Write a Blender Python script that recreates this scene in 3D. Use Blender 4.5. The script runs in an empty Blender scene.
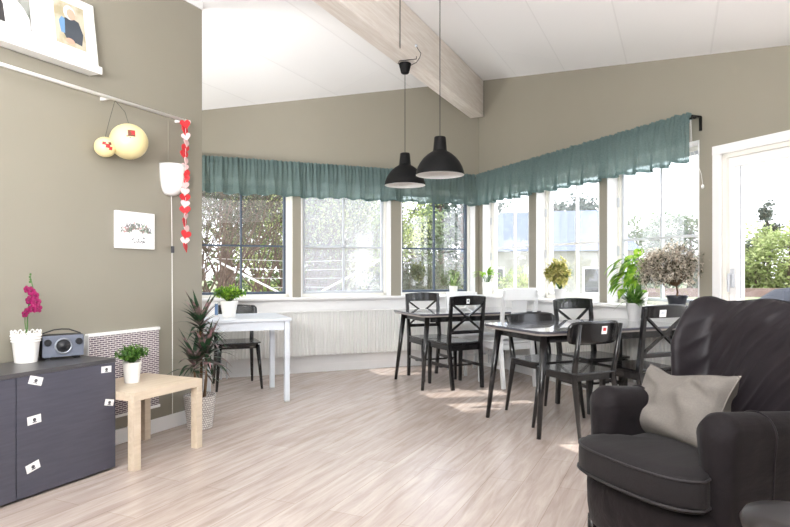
import bpy, bmesh, math, random
from mathutils import Vector, Matrix, noise
R = math.radians
PI = math.pi
rnd = random.Random(7)
scene = bpy.context.scene
COL = scene.collection

# ------------------------------------------------------------------ materials
def lin(c):
    c = c / 255.0
    return c / 12.92 if c <= 0.04045 else ((c + 0.055) / 1.055) ** 2.4
def rgb(r, g, b): return (lin(r), lin(g), lin(b), 1.0)

class NT:
    def __init__(s, name):
        s.m = bpy.data.materials.new(name); s.m.use_nodes = True
        s.t = s.m.node_tree; s.n = s.t.nodes
        s.b = s.n['Principled BSDF']; s.out = s.n['Material Output']
    def new(s, typ, **kw):
        n = s.n.new(typ)
        for k, v in kw.items():
            if k.startswith('_'): setattr(n, k[1:], v)
            else: n.inputs[k.replace('__', ' ')].default_value = v
        return n
    def link(s, a, b): s.t.links.new(a, b)

def mat(name, col, rough=0.6, metal=0.0, noise_amt=0.06, nscale=12.0, bump=0.0, bscale=40.0,
        coat=0.0, stretch=(1, 1, 1), sheen=0.0, spec=0.5, translucent=0.0):
    k = NT(name)
    tc = k.new('ShaderNodeTexCoord'); mp = k.new('ShaderNodeMapping'); mp.inputs['Scale'].default_value = stretch
    k.link(tc.outputs['Object'], mp.inputs['Vector'])
    nz = k.new('ShaderNodeTexNoise', Scale=nscale, Detail=4.0); k.link(mp.outputs['Vector'], nz.inputs['Vector'])
    rp = k.new('ShaderNodeValToRGB')
    rp.color_ramp.elements[0].position = 0.3; rp.color_ramp.elements[1].position = 0.7
    a = 1 - noise_amt; b = 1 + noise_amt
    rp.color_ramp.elements[0].color = (col[0]*a, col[1]*a, col[2]*a, 1)
    rp.color_ramp.elements[1].color = (min(1, col[0]*b), min(1, col[1]*b), min(1, col[2]*b), 1)
    k.link(nz.outputs['Fac'], rp.inputs['Fac']); k.link(rp.outputs['Color'], k.b.inputs['Base Color'])
    k.b.inputs['Roughness'].default_value = rough; k.b.inputs['Metallic'].default_value = metal
    k.b.inputs['Specular IOR Level'].default_value = spec
    k.b.inputs['Coat Weight'].default_value = coat; k.b.inputs['Sheen Weight'].default_value = sheen
    if bump:
        n2 = k.new('ShaderNodeTexNoise', Scale=bscale, Detail=3.0); k.link(mp.outputs['Vector'], n2.inputs['Vector'])
        bp = k.new('ShaderNodeBump', Strength=bump, Distance=0.01)
        k.link(n2.outputs['Fac'], bp.inputs['Height']); k.link(bp.outputs['Normal'], k.b.inputs['Normal'])
    if translucent:
        tl = k.new('ShaderNodeBsdfTranslucent'); k.link(rp.outputs['Color'], tl.inputs['Color'])
        mx = k.new('ShaderNodeMixShader', Fac=translucent)
        k.link(k.b.outputs[0], mx.inputs[1]); k.link(tl.outputs[0], mx.inputs[2]); k.link(mx.outputs[0], k.out.inputs[0])
    return k.m

def two_tone(name, c1, c2, scale=20, rough=0.6, translucent=0.0, p0=0.42, p1=0.58, stretch=(1,1,1), spec=0.3):
    k = NT(name)
    tc = k.new('ShaderNodeTexCoord'); mp = k.new('ShaderNodeMapping'); mp.inputs['Scale'].default_value = stretch
    k.link(tc.outputs['Object'], mp.inputs['Vector'])
    nz = k.new('ShaderNodeTexNoise', Scale=scale, Detail=3.0); k.link(mp.outputs['Vector'], nz.inputs['Vector'])
    rp = k.new('ShaderNodeValToRGB')
    rp.color_ramp.elements[0].position = p0; rp.color_ramp.elements[1].position = p1
    rp.color_ramp.elements[0].color = c1; rp.color_ramp.elements[1].color = c2
    k.link(nz.outputs['Fac'], rp.inputs['Fac']); k.link(rp.outputs['Color'], k.b.inputs['Base Color'])
    k.b.inputs['Roughness'].default_value = rough; k.b.inputs['Specular IOR Level'].default_value = spec
    if translucent:
        tl = k.new('ShaderNodeBsdfTranslucent'); k.link(rp.outputs['Color'], tl.inputs['Color'])
        mx = k.new('ShaderNodeMixShader', Fac=translucent)
        k.link(k.b.outputs[0], mx.inputs[1]); k.link(tl.outputs[0], mx.inputs[2]); k.link(mx.outputs[0], k.out.inputs[0])
    return k.m

def floor_mat():
    k = NT('laminate_floor')
    tc = k.new('ShaderNodeTexCoord')
    br = k.new('ShaderNodeTexBrick', Scale=1.0)
    br.inputs['Mortar Size'].default_value = 0.0016; br.inputs['Brick Width'].default_value = 1.25
    br.inputs['Row Height'].default_value = 0.19; br.inputs['Bias'].default_value = 0.0
    br.inputs['Color1'].default_value = rgb(204, 194, 188); br.inputs['Color2'].default_value = rgb(194, 182, 175)
    br.inputs['Mortar'].default_value = rgb(172, 156, 146); br.offset = 0.37
    k.link(tc.outputs['Object'], br.inputs['Vector'])
    mp = k.new('ShaderNodeMapping'); mp.inputs['Scale'].default_value = (1.3, 13, 1)
    k.link(tc.outputs['Object'], mp.inputs['Vector'])
    nz = k.new('ShaderNodeTexNoise', Scale=1.6, Detail=7.0, Roughness=0.62, Distortion=0.6); k.link(mp.outputs['Vector'], nz.inputs['Vector'])
    rp = k.new('ShaderNodeValToRGB')
    rp.color_ramp.elements[0].position = 0.33; rp.color_ramp.elements[0].color = rgb(212, 202, 196)
    rp.color_ramp.elements[1].position = 0.66; rp.color_ramp.elements[1].color = rgb(255, 252, 250)
    k.link(nz.outputs['Fac'], rp.inputs['Fac'])
    mx = k.new('ShaderNodeMix', _data_type='RGBA', _blend_type='MULTIPLY'); mx.inputs[0].default_value = 0.85
    k.link(br.outputs['Color'], mx.inputs[6]); k.link(rp.outputs['Color'], mx.inputs[7])
    k.link(mx.outputs[2], k.b.inputs['Base Color'])
    k.b.inputs['Roughness'].default_value = 0.27; k.b.inputs['Specular IOR Level'].default_value = 0.65
    bp = k.new('ShaderNodeBump', Strength=0.08, Distance=0.004); k.link(nz.outputs['Fac'], bp.inputs['Height'])
    k.link(bp.outputs['Normal'], k.b.inputs['Normal'])
    return k.m

def grain_mat(name, c1, c2, axis='x', rough=0.5, fine=1.0, spec=0.4):
    k = NT(name)
    tc = k.new('ShaderNodeTexCoord'); mp = k.new('ShaderNodeMapping')
    mp.inputs['Scale'].default_value = {'x': (1.5, 18, 18), 'y': (18, 1.5, 18), 'z': (18, 18, 1.5)}[axis]
    k.link(tc.outputs['Object'], mp.inputs['Vector'])
    nz = k.new('ShaderNodeTexNoise', Scale=2.0*fine, Detail=7.0, Distortion=0.7); k.link(mp.outputs['Vector'], nz.inputs['Vector'])
    rp = k.new('ShaderNodeValToRGB')
    rp.color_ramp.elements[0].position = 0.3; rp.color_ramp.elements[0].color = c1
    rp.color_ramp.elements[1].position = 0.7; rp.color_ramp.elements[1].color = c2
    k.link(nz.outputs['Fac'], rp.inputs['Fac']); k.link(rp.outputs['Color'], k.b.inputs['Base Color'])
    k.b.inputs['Roughness'].default_value = rough; k.b.inputs['Specular IOR Level'].default_value = spec
    return k.m

def glass_mat(name, haze=0.0, tint=(1, 1, 1, 1), rough=0.0, gl=0.06):
    k = NT(name); k.n.remove(k.b)
    tr = k.new('ShaderNodeBsdfTransparent', Color=tint)
    g = k.new('ShaderNodeBsdfGlossy', Color=(1, 1, 1, 1), Roughness=rough)
    mx = k.new('ShaderNodeMixShader', Fac=gl)
    k.link(tr.outputs[0], mx.inputs[1]); k.link(g.outputs[0], mx.inputs[2])
    last = mx
    if haze:
        nz = k.new('ShaderNodeTexNoise', Scale=3.0)
        tl = k.new('ShaderNodeBsdfTranslucent', Color=(.95, .97, 1, 1))
        m2 = k.new('ShaderNodeMixShader', Fac=haze)
        k.link(mx.outputs[0], m2.inputs[1]); k.link(tl.outputs[0], m2.inputs[2]); last = m2
    k.link(last.outputs[0], k.out.inputs[0])
    return k.m

def sheer_mat():
    k = NT('sheer_teal'); k.n.remove(k.b)
    tc = k.new('ShaderNodeTexCoord')
    nz = k.new('ShaderNodeTexNoise', Scale=90.0, Detail=2.0); k.link(tc.outputs['Object'], nz.inputs['Vector'])
    rp = k.new('ShaderNodeValToRGB')
    rp.color_ramp.elements[0].color = rgb(110, 132, 133); rp.color_ramp.elements[1].color = rgb(142, 162, 160)
    k.link(nz.outputs['Fac'], rp.inputs['Fac'])
    d = k.new('ShaderNodeBsdfDiffuse'); t = k.new('ShaderNodeBsdfTranslucent'); tr = k.new('ShaderNodeBsdfTransparent', Color=rgb(206, 220, 218))
    k.link(rp.outputs['Color'], d.inputs['Color']); k.link(rp.outputs['Color'], t.inputs['Color'])
    m1 = k.new('ShaderNodeMixShader', Fac=0.5); k.link(d.outputs[0], m1.inputs[1]); k.link(t.outputs[0], m1.inputs[2])
    m2 = k.new('ShaderNodeMixShader', Fac=0.24); k.link(m1.outputs[0], m2.inputs[1]); k.link(tr.outputs[0], m2.inputs[2])
    k.link(m2.outputs[0], k.out.inputs[0])
    return k.m

def brick_mat(name, c1, c2, mortar, w, h, ms, rough=0.6, off=0.5, axes='xz'):
    k = NT(name)
    tc = k.new('ShaderNodeTexCoord'); sp = k.new('ShaderNodeSeparateXYZ'); cb = k.new('ShaderNodeCombineXYZ')
    k.link(tc.outputs['Object'], sp.inputs[0])
    if axes == 'xz':
        k.link(sp.outputs['X'], cb.inputs['X'])
    else:   # wrap round a pot
        at = k.new('ShaderNodeMath', _operation='ARCTAN2'); k.link(sp.outputs['Y'], at.inputs[0]); k.link(sp.outputs['X'], at.inputs[1])
        ml = k.new('ShaderNodeMath', _operation='MULTIPLY'); ml.inputs[1].default_value = 0.11
        k.link(at.outputs[0], ml.inputs[0]); k.link(ml.outputs[0], cb.inputs['X'])
    k.link(sp.outputs['Z'], cb.inputs['Y'])
    br = k.new('ShaderNodeTexBrick', Scale=1.0); br.offset = off
    br.inputs['Color1'].default_value = c1; br.inputs['Color2'].default_value = c2; br.inputs['Mortar'].default_value = mortar
    br.inputs['Brick Width'].default_value = w; br.inputs['Row Height'].default_value = h; br.inputs['Mortar Size'].default_value = ms
    k.link(cb.outputs[0], br.inputs['Vector']); k.link(br.outputs['Color'], k.b.inputs['Base Color'])
    bp = k.new('ShaderNodeBump', Strength=0.5, Distance=0.004); k.link(br.outputs['Fac'], bp.inputs['Height'])
    bp.invert = True; k.link(bp.outputs['Normal'], k.b.inputs['Normal'])
    k.b.inputs['Roughness'].default_value = rough
    return k.m

def fabric_mat(name, col, fold=0.0, rough=0.75, sheen=0.2, fscale=9, ang=(0, 0, 0)):
    k = NT(name)
    tc = k.new('ShaderNodeTexCoord')
    nz = k.new('ShaderNodeTexNoise', Scale=160.0, Detail=2.0); k.link(tc.outputs['Object'], nz.inputs['Vector'])
    rp = k.new('ShaderNodeValToRGB')
    rp.color_ramp.elements[0].color = tuple(c*0.82 for c in col[:3]) + (1,)
    rp.color_ramp.elements[1].color = tuple(min(1, c*1.18) for c in col[:3]) + (1,)
    k.link(nz.outputs['Fac'], rp.inputs['Fac']); k.link(rp.outputs['Color'], k.b.inputs['Base Color'])
    b1 = k.new('ShaderNodeBump', Strength=0.25, Distance=0.002); k.link(nz.outputs['Fac'], b1.inputs['Height'])
    if fold:
        mp = k.new('ShaderNodeMapping'); mp.inputs['Rotation'].default_value = ang; mp.inputs['Scale'].default_value = (1, .28, 1)
        k.link(tc.outputs['Object'], mp.inputs['Vector'])
        n2 = k.new('ShaderNodeTexNoise', Scale=fscale, Detail=3.0, Distortion=0.4); k.link(mp.outputs['Vector'], n2.inputs['Vector'])
        b2 = k.new('ShaderNodeBump', Strength=fold, Distance=0.03); k.link(n2.outputs['Fac'], b2.inputs['Height'])
        k.link(b1.outputs['Normal'], b2.inputs['Normal']); k.link(b2.outputs['Normal'], k.b.inputs['Normal'])
    else: k.link(b1.outputs['Normal'], k.b.inputs['Normal'])
    k.b.inputs['Roughness'].default_value = rough; k.b.inputs['Sheen Weight'].default_value = sheen
    k.b.inputs['Specular IOR Level'].default_value = 0.22
    return k.m

M = dict(
    wall=mat('wall_paint_olive', rgb(143, 138, 125), .42, noise_amt=.015, nscale=3, bump=.05, bscale=200),
    white=mat('white_paint', rgb(230, 230, 230), .4, noise_amt=.01),
    cream=mat('cream_paint', rgb(232, 230, 222), .4, noise_amt=.01),
    ceiling=brick_mat('ceiling_boards', rgb(240, 240, 240), rgb(238, 238, 238), rgb(231, 231, 231), 12.0, .2, .002, .7),
    floor=floor_mat(),
    beam=grain_mat('whitewashed_beam', rgb(214, 204, 194), rgb(233, 227, 220), 'x', .6),
    black=mat('black_stain', rgb(19, 18, 20), .26, noise_amt=.15, nscale=60, spec=.5, coat=.35),
    sheen_top=mat('tabletop_sheen_grey', rgb(76, 76, 86), .22, noise_amt=.12, nscale=30, spec=1.0, coat=1.0, stretch=(1, 8, 1)),  # base colour lightened to blue-grey to stand for reflected window light
    blackbrown=mat('black_brown_stain', rgb(28, 22, 22), .4, noise_amt=.15, nscale=40, spec=.6),
    edge=mat('greige_edge', rgb(150, 142, 136), .4),
    pendant=mat('matte_black_metal', rgb(15, 15, 16), .6, noise_amt=.05, spec=.2),
    cable=mat('black_cable', rgb(25, 25, 25), .5),
    birch=grain_mat('birch_veneer', rgb(204, 187, 164), rgb(218, 203, 183), 'x', .5),
    sideboard=mat('dark_grey_foil', rgb(72, 72, 84), .38, noise_amt=.1, nscale=8, stretch=(1, 1, 9)),
    sidetop=mat('dark_grey_top', rgb(70, 69, 72), .35, noise_amt=.12, nscale=10, stretch=(1, 9, 1)),
    plastic=mat('white_plastic', rgb(235, 234, 232), .35, noise_amt=.01),
    ceramic=mat('white_ceramic', rgb(236, 234, 230), .3, noise_amt=.02),
    greypot=mat('grey_ceramic', rgb(190, 190, 190), .4, noise_amt=.05),
    darkpot=mat('dark_pot', rgb(40, 42, 50), .35, noise_amt=.1),
    soil=mat('soil', rgb(60, 45, 34), .9, noise_amt=.3, nscale=60, bump=.6),
    sash_shade_blue=mat('sash_shade_and_label_blue', rgb(70, 82, 98), .4, noise_amt=.05),  # dark blue paints the backlit shade of the sashes; also a label print
    sash_white=mat('white_sash', rgb(236, 236, 236), .35, noise_amt=.01),
    sash_grey=mat('pale_grey_sash', rgb(196, 200, 206), .35, noise_amt=.02),
    glass=glass_mat('window_glass'),
    hazy=glass_mat('hazy_glass', haze=.2),  # whitish veil mixed into the clear pane
    soft=glass_mat('glare_haze_glass', haze=.03),  # faint white veil in the panes stands for daylight glare
    sheer=sheer_mat(),
    rod=mat('black_rod', rgb(30, 29, 28), .35, metal=.5),
    arm_fabric=fabric_mat('charcoal_loose_cover', rgb(22, 17, 20), fold=.5, ang=(0, 0, .6), sheen=.04, rough=.7),
    arm_back=fabric_mat('charcoal_back_cover', rgb(30, 25, 29), sheen=.04, rough=.45),
    arm_seat=fabric_mat('charcoal_seat_cover', rgb(31, 28, 30), fold=.15, sheen=.05),
    pillow=fabric_mat('stone_grey_cotton', rgb(116, 111, 106), fold=.5, fscale=6, sheen=.0),
    piping=mat('dark_piping', rgb(40, 37, 40), .6),
    radiator=mat('radiator_enamel', rgb(226, 226, 224), .3, noise_amt=.01),
    grille=brick_mat('heater_grille', rgb(98, 78, 96), rgb(84, 66, 84), rgb(214, 208, 206), .042, .0135, .0028, .5),
    basket=brick_mat('whitewashed_wicker', rgb(230, 226, 222), rgb(206, 200, 196), rgb(130, 122, 118), .02, .016, .0018, .8, axes='wrap'),
    balloon=mat('pale_yellow_balloon', rgb(236, 222, 170), .3, noise_amt=.02, translucent=.15),
    red=mat('red_paper', rgb(214, 52, 58), .6, translucent=.2), pink=mat('pale_pink_paper', rgb(244, 208, 208), .6, translucent=.2),
    brownprint=mat('brown_print', rgb(110, 60, 40), .6),
    card=mat('white_card', rgb(240, 240, 240), .5, noise_amt=.01),
    mark=mat('grey_mark', rgb(70, 70, 76), .6),
    radio=mat('radio_grey', rgb(106, 112, 126), .45, noise_amt=.04), radiodark=mat('radio_dark', rgb(28, 29, 33), .5),
    radiosilver=mat('radio_ring', rgb(150, 155, 165), .3, metal=.7),
    orchid=mat('magenta_petal', rgb(150, 12, 88), .5, noise_amt=.25, nscale=30, translucent=.3),
    orchidc=mat('petal_centre', rgb(120, 10, 70), .5),
    stem=mat('green_stem', rgb(70, 110, 52), .6), wood_stem=mat('brown_stem', rgb(112, 86, 62), .8, noise_amt=.2),
    leaf=two_tone('green_leaf', rgb(52, 96, 34), rgb(112, 152, 70), 25, .45, .3),
    leaflight=two_tone('light_green_leaf', rgb(96, 150, 40), rgb(170, 204, 80), 20, .45, .4),
    leafyellow=two_tone('yellow_green_leaf', rgb(160, 164, 84), rgb(224, 214, 156), 30, .5, .35),
    leafdrac=two_tone('dracaena_leaf', rgb(46, 74, 50), rgb(158, 122, 128), 14, .4, .15, .48, .66),
    leafvar=two_tone('variegated_leaf', rgb(66, 70, 46), rgb(226, 216, 202), 34, .6, .35, .4, .52),
    leafpale=two_tone('fern_leaf', rgb(96, 132, 62), rgb(180, 196, 140), 30, .5, .3),
)

# ------------------------------------------------------------------ mesh builder
BORG = [None]    # base of the plant being grown: leaves that would pass through a wall are left off
def inroom(p):
    for inv, ops in ((MRT.inverted(), RO), (MBK.inverted(), BO)):
        a = inv @ p
        if a.y > .10: return False
        if a.y > -.005 and not any(o[0]+.03 < a.x < o[1]-.03 for o in ops) : return False
    a = MLF.inverted() @ p
    return not (a.y > -.012 and a.x < 3.67 and a.y < .15)
class MB:
    def __init__(s): s.v = []; s.f = []; s.mi = []; s.cur = 0
    def add(s, vs, fs, mtx=None):
        o = len(s.v)
        s.v += [(mtx @ Vector(p)) if mtx else Vector(p) for p in vs]
        s.f += [tuple(i + o for i in f) for f in fs]; s.mi += [s.cur] * len(fs)
        return s
    def box(s, c, d, mtx=None, bev=0.0):
        if bev > 0:
            bm = bmesh.new(); bmesh.ops.create_cube(bm, size=1.0)
            bmesh.ops.scale(bm, vec=Vector(d), verts=bm.verts)
            bmesh.ops.bevel(bm, geom=bm.edges[:], offset=min(bev, min(d)*.45), segments=2, profile=.6, affect='EDGES')
            bmesh.ops.translate(bm, vec=Vector(c), verts=bm.verts); bm.verts.index_update()
            vs = [v.co.copy() for v in bm.verts]; fs = [[v.index for v in f.verts] for f in bm.faces]; bm.free()
            return s.add(vs, fs, mtx)
        x, y, z = c; a, b, h = d[0]/2, d[1]/2, d[2]/2
        vs = [(x+i*a, y+j*b, z+k*h) for k in (-1, 1) for j in (-1, 1) for i in (-1, 1)]
        return s.add(vs, [(0, 2, 3, 1), (4, 5, 7, 6), (0, 1, 5, 4), (2, 6, 7, 3), (0, 4, 6, 2), (1, 3, 7, 5)], mtx)
    def bar(s, p0, p1, w, d, w1=None, d1=None, up=(0, 0, 1), mtx=None):
        """tapered rectangular bar from p0 to p1"""
        p0 = Vector(p0); p1 = Vector(p1); z = (p1-p0).normalized()
        x = Vector(up).cross(z)
        if x.length < 1e-4: x = Vector((1, 0, 0))
        if abs(z.z) > .8: x = Vector((1, 0, 0)) - z * z.x
        x.normalize(); y = z.cross(x); w1 = w if w1 is None else w1; d1 = d if d1 is None else d1
        vs = []
        for p, a, b in ((p0, w/2, d/2), (p1, w1/2, d1/2)):
            vs += [p-x*a-y*b, p+x*a-y*b, p+x*a+y*b, p-x*a+y*b]
        return s.add(vs, [(3, 2, 1, 0), (4, 5, 6, 7), (0, 1, 5, 4), (1, 2, 6, 5), (2, 3, 7, 6), (3, 0, 4, 7)], mtx)
    def tube(s, pts, rad, seg=8, mtx=None, cap=True):
        pts = [Vector(p) for p in pts]; n = len(pts)
        if not isinstance(rad, (list, tuple)): rad = [rad]*n
        vs = []; fs = []; px = None
        for i, p in enumerate(pts):
            t = (pts[min(i+1, n-1)] - pts[max(i-1, 0)]).normalized()
            if px is None:
                px = t.orthogonal().normalized()
            px = (px - t*px.dot(t))
            px = px.normalized() if px.length > 1e-6 else t.orthogonal().normalized()
            py = t.cross(px)
            for k in range(seg):
                a = 2*PI*k/seg; vs.append(p + (px*math.cos(a) + py*math.sin(a))*rad[i])
        for i in range(n-1):
            for k in range(seg):
                k2 = (k+1) % seg
                fs.append((i*seg+k, i*seg+k2, (i+1)*seg+k2, (i+1)*seg+k))
        if cap: fs.append(tuple(reversed(range(seg)))); fs.append(tuple((n-1)*seg+k for k in range(seg)))
        return s.add(vs, fs, mtx)
    def lathe(s, prof, c=(0, 0, 0), seg=32, mtx=None, a0=0, a1=2*PI):
        full = abs(a1-a0-2*PI) < 1e-5; m = seg if full else seg+1
        vs = []; fs = []
        for r, z in prof:
            for k in range(m):
                a = a0 + (a1-a0)*k/seg; vs.append((c[0]+r*math.cos(a), c[1]+r*math.sin(a), c[2]+z))
        for i in range(len(prof)-1):
            for k in range(seg):
                k2 = (k+1) % m
                fs.append((i*m+k, i*m+k2, (i+1)*m+k2, (i+1)*m+k))
        return s.add(vs, fs, mtx)
    def prism(s, poly, y0, y1, mtx=None):
        """poly in (x,z) extruded along y"""
        n = len(poly); vs = [(x, y0, z) for x, z in poly] + [(x, y1, z) for x, z in poly]
        fs = [tuple(range(n)), tuple(reversed(range(n, 2*n)))] + [(i, i+n, (i+1) % n+n, (i+1) % n) for i in range(n)]
        return s.add(vs, fs, mtx)
    def slab(s, poly, z0, z1, mtx=None):
        n = len(poly); vs = [(x, y, z0) for x, y in poly] + [(x, y, z1) for x, y in poly]
        fs = [tuple(reversed(range(n))), tuple(range(n, 2*n))] + [(i, (i+1) % n, (i+1) % n+n, i+n) for i in range(n)]
        return s.add(vs, fs, mtx)
    def ell(s, c, r, seg=20, rings=12, mtx=None):
        prof = [(max(1e-4, math.sin(PI*i/rings)), -math.cos(PI*i/rings)) for i in range(rings+1)]
        m2 = Matrix.Translation(Vector(c)) @ Matrix.Diagonal((r[0], r[1], r[2], 1))
        return s.lathe(prof, seg=seg, mtx=(mtx @ m2) if mtx else m2)
    def blade(s, p0, d, up, ln, w, droop=.5, n=5, mtx=None, tipw=.05, wp=.35):
        """curved tapering leaf from p0"""
        d = Vector(d).normalized(); side = d.cross(Vector((0, 0, 1)))
        if side.length < 1e-3: side = Vector((1, 0, 0))
        side.normalize(); p = Vector(p0); vs = []; fs = []; st = ln/n; dd = d.copy()
        for i in range(n+1):
            t = i/n; ww = w*(max(tipw, math.sin(PI*(t**wp if t > 0 else 0)))) if 0 < t < 1 else w*tipw*(4 if t == 0 else 1)
            vs += [p - side*ww/2, p + side*ww/2]
            dd = (dd + Vector((0, 0, -droop/n))).normalized(); p = p + dd*st
        if BORG[0] is not None and not all(inroom(BORG[0] + v) for v in vs): return s
        for i in range(n): fs.append((2*i, 2*i+1, 2*i+3, 2*i+2))
        return s.add(vs, fs, mtx)
    def build(s, name, material, parent=None, smooth=False, mtx=None, bevel=0.0, sub=0, recalc=True, solid=0.0, auto=None):
        me = bpy.data.meshes.new(name); me.from_pydata([tuple(v) for v in s.v], [], s.f)
        for m_ in (material if isinstance(material, (list, tuple)) else [material]): me.materials.append(m_)
        for p, i in zip(me.polygons, s.mi): p.material_index = i
        if recalc:
            bm = bmesh.new(); bm.from_mesh(me); bmesh.ops.recalc_face_normals(bm, faces=bm.faces); bm.to_mesh(me); bm.free()
        o = bpy.data.objects.new(name, me); COL.objects.link(o)
        if mtx: o.matrix_world = mtx
        if parent: o.parent = parent
        if solid: q = o.modifiers.new('t', 'SOLIDIFY'); q.thickness = solid; q.offset = 0
        if bevel: q = o.modifiers.new('b', 'BEVEL'); q.width = bevel; q.segments = 2; q.limit_method = 'ANGLE'; q.angle_limit = R(35)
        if sub: q = o.modifiers.new('s', 'SUBSURF'); q.levels = sub; q.render_levels = sub
        if smooth: me.shade_smooth()
        return o

def tag(o, label=None, cat=None, group=None, kind=None):
    if label: o['label'] = label
    if cat: o['category'] = cat
    if group: o['group'] = group
    if kind: o['kind'] = kind
    return o
def thing(name, label, cat, loc=(0, 0, 0), rz=0, group=None, mtx=None):
    o = bpy.data.objects.new(name, None); COL.objects.link(o); o.empty_display_size = .1
    if mtx: o.matrix_world = mtx
    else: o.location = loc; o.rotation_euler = (0, 0, rz)
    return tag(o, label, cat, group)
def struct_empty(name, label=None, mtx=None):
    o = bpy.data.objects.new(name, None); COL.objects.link(o)
    if mtx: o.matrix_world = mtx
    return tag(o, label, 'room', None, 'structure')
def S(o, label, cat='room'): return tag(o, label, cat, None, 'structure')
def copy_tree(o, parent=None):
    c = o.copy(); COL.objects.link(c)
    if parent: c.parent = parent
    for ch in o.children: copy_tree(ch, c)
    return c

# ------------------------------------------------------------------ frame of the room
H = 1.145; F = 605.0; HOR = 272.0
def P(x, y, D): return Vector(((x-395)/F*D, D, H + (HOR-y)/F*D))   # where a sight line from the tripod is at depth D
C0 = Vector((1.08, 7.78, 0))
def frame(o, th): return Matrix.Translation(Vector(o)) @ Matrix.Rotation(R(th), 4, 'Z')
MBK = frame(C0, 22.5)           # back wall: x to the right, y outwards
MRT = frame(C0, -67.5)          # window wall on the right
EN = Vector((math.cos(R(25)), -math.sin(R(25)), 0)); EE = Vector((math.sin(R(25)), math.cos(R(25)), 0))
Q0 = -3.374
MLF = frame(EN*Q0, 65)          # left wall: x away from camera, y into the wall
def LW(e, off, z): return MLF @ Vector((e, -off, z))
QR = -2.31; ZR = 3.6; SL = .315
def cz(p): return ZR - SL*abs(Vector((p[0], p[1], 0)).dot(EN) - QR)
T = 0.2
SILL = .83; HEAD = 2.17

# floor
mb = MB(); mb.box((3.0, 1.6, -.1), (14, 13, .2))
S(mb.build('floor', M['floor'], mtx=frame((0, 0, 0), 65)), 'pale laminate plank floor')
# ceiling: two slopes meeting at the ridge under which the beam runs
def qe(q, e): v = EN*q + EE*e; return (v.x, v.y)
cornerW = C0 + EE*.35
def roof(poly, name, label):
    mb = MB(); n = len(poly)
    vs = [(x, y, cz((x, y))) for x, y in poly] + [(x, y, cz((x, y))+.2) for x, y in poly]
    # local frame: x along the ridge
    m = frame((0, 0, 0), 65); inv = m.inverted()
    mb.add([inv @ Vector(v) for v in vs], [tuple(range(n)), tuple(reversed(range(n, 2*n)))] + [(i, (i+1) % n, (i+1) % n+n, i+n) for i in range(n)])
    S(mb.build(name, M['ceiling'], mtx=m), label)
eC = cornerW.dot(EE)
bkL = MBK @ Vector((-5.9, .35, 0)); rtR = MRT @ Vector((5.9, .35, 0))
roof([qe(QR, -3.0), qe(QR, eC), (bkL.x, bkL.y), qe(bkL.dot(EN), -3.0)], 'ceiling', 'white boarded sloping ceiling left of beam')
roof([qe(QR, eC), qe(QR, -3.0), qe(rtR.dot(EN), -3.0), (rtR.x, rtR.y)], 'ceiling_right', 'white boarded sloping ceiling right of beam')

# windowed walls
def windowed(mtx, x0, x1, openings, name, label, wall_low=True):
    mb = MB()
    def top(x): p = mtx @ Vector((x, T/2, 0)); return cz(p) + .04
    ks = [x0] + ([0.0] if x0 < 0 < x1 else []) + [x1]
    # band over the openings
    xs = sorted(set([x0, x1] + [v for o in openings for v in (o[0], o[1])]))
    for a, b in zip(xs[:-1], xs[1:]):
        op = [o for o in openings if o[0] <= a + 1e-6 and o[1] >= b - 1e-6]
        if op:
            hd = op[0][3]; mb.prism([(a, hd), (b, hd), (b, top(b)), (a, top(a))], 0, T)
        else:
            mb.prism([(a, 0), (b, 0), (b, top(b)), (a, top(a))], 0, T)
    S(mb.build(name, M['wall'], mtx=mtx), label)
BO = [(-4.66, -3.63, SILL, HEAD), (-3.526, -2.425, SILL, HEAD), (-2.328, -1.221, SILL, HEAD), (-1.09, -.055, SILL, HEAD)]
RO = [(.09, 1.095, SILL, HEAD), (1.226, 2.231, SILL, HEAD), (2.33, 3.345, SILL, HEAD), (3.545, 5.25, 0.0, 2.02)]
windowed(MBK, -5.7, 0.0, BO, 'wall_back', 'olive wall above the back windows')
windowed(MRT, 0.0, 5.6, RO, 'wall_right', 'olive wall with windows and glazed door')
# white parapets beneath the sills
mb = MB(); mb.box((-2.83, .1-.012, SILL/2), (5.65, .2+.024, SILL)); S(mb.build('trim_1', M['white'], mtx=MBK), 'white panel below the back windows')
mb = MB(); mb.box((1.70, .1-.012, SILL/2), (3.36, .2+.024, SILL)); S(mb.build('trim_2', M['white'], mtx=MRT), 'white panel below the right windows')
mb = MB(); mb.box((-2.86, .04, SILL+.014), (5.60, .27, .028), bev=.006); S(mb.build('trim_3', M['white'], mtx=MBK), 'white window sill along the back wall')
mb = MB(); mb.box((1.70, .04, SILL+.014), (3.38, .30, .028), bev=.006); S(mb.build('trim_4', M['white'], mtx=MRT), 'white window sill along the right wall')
mb = MB(); mb.box((-2.83, -.02, .045), (5.64, .016, .09)); S(mb.build('baseboard_back', M['white'], mtx=MBK), 'white baseboard')
mb = MB(); mb.box((1.72, -.02, .045), (3.4, .016, .09)); S(mb.build('baseboard_right', M['white'], mtx=MRT), 'white baseboard')
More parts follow.
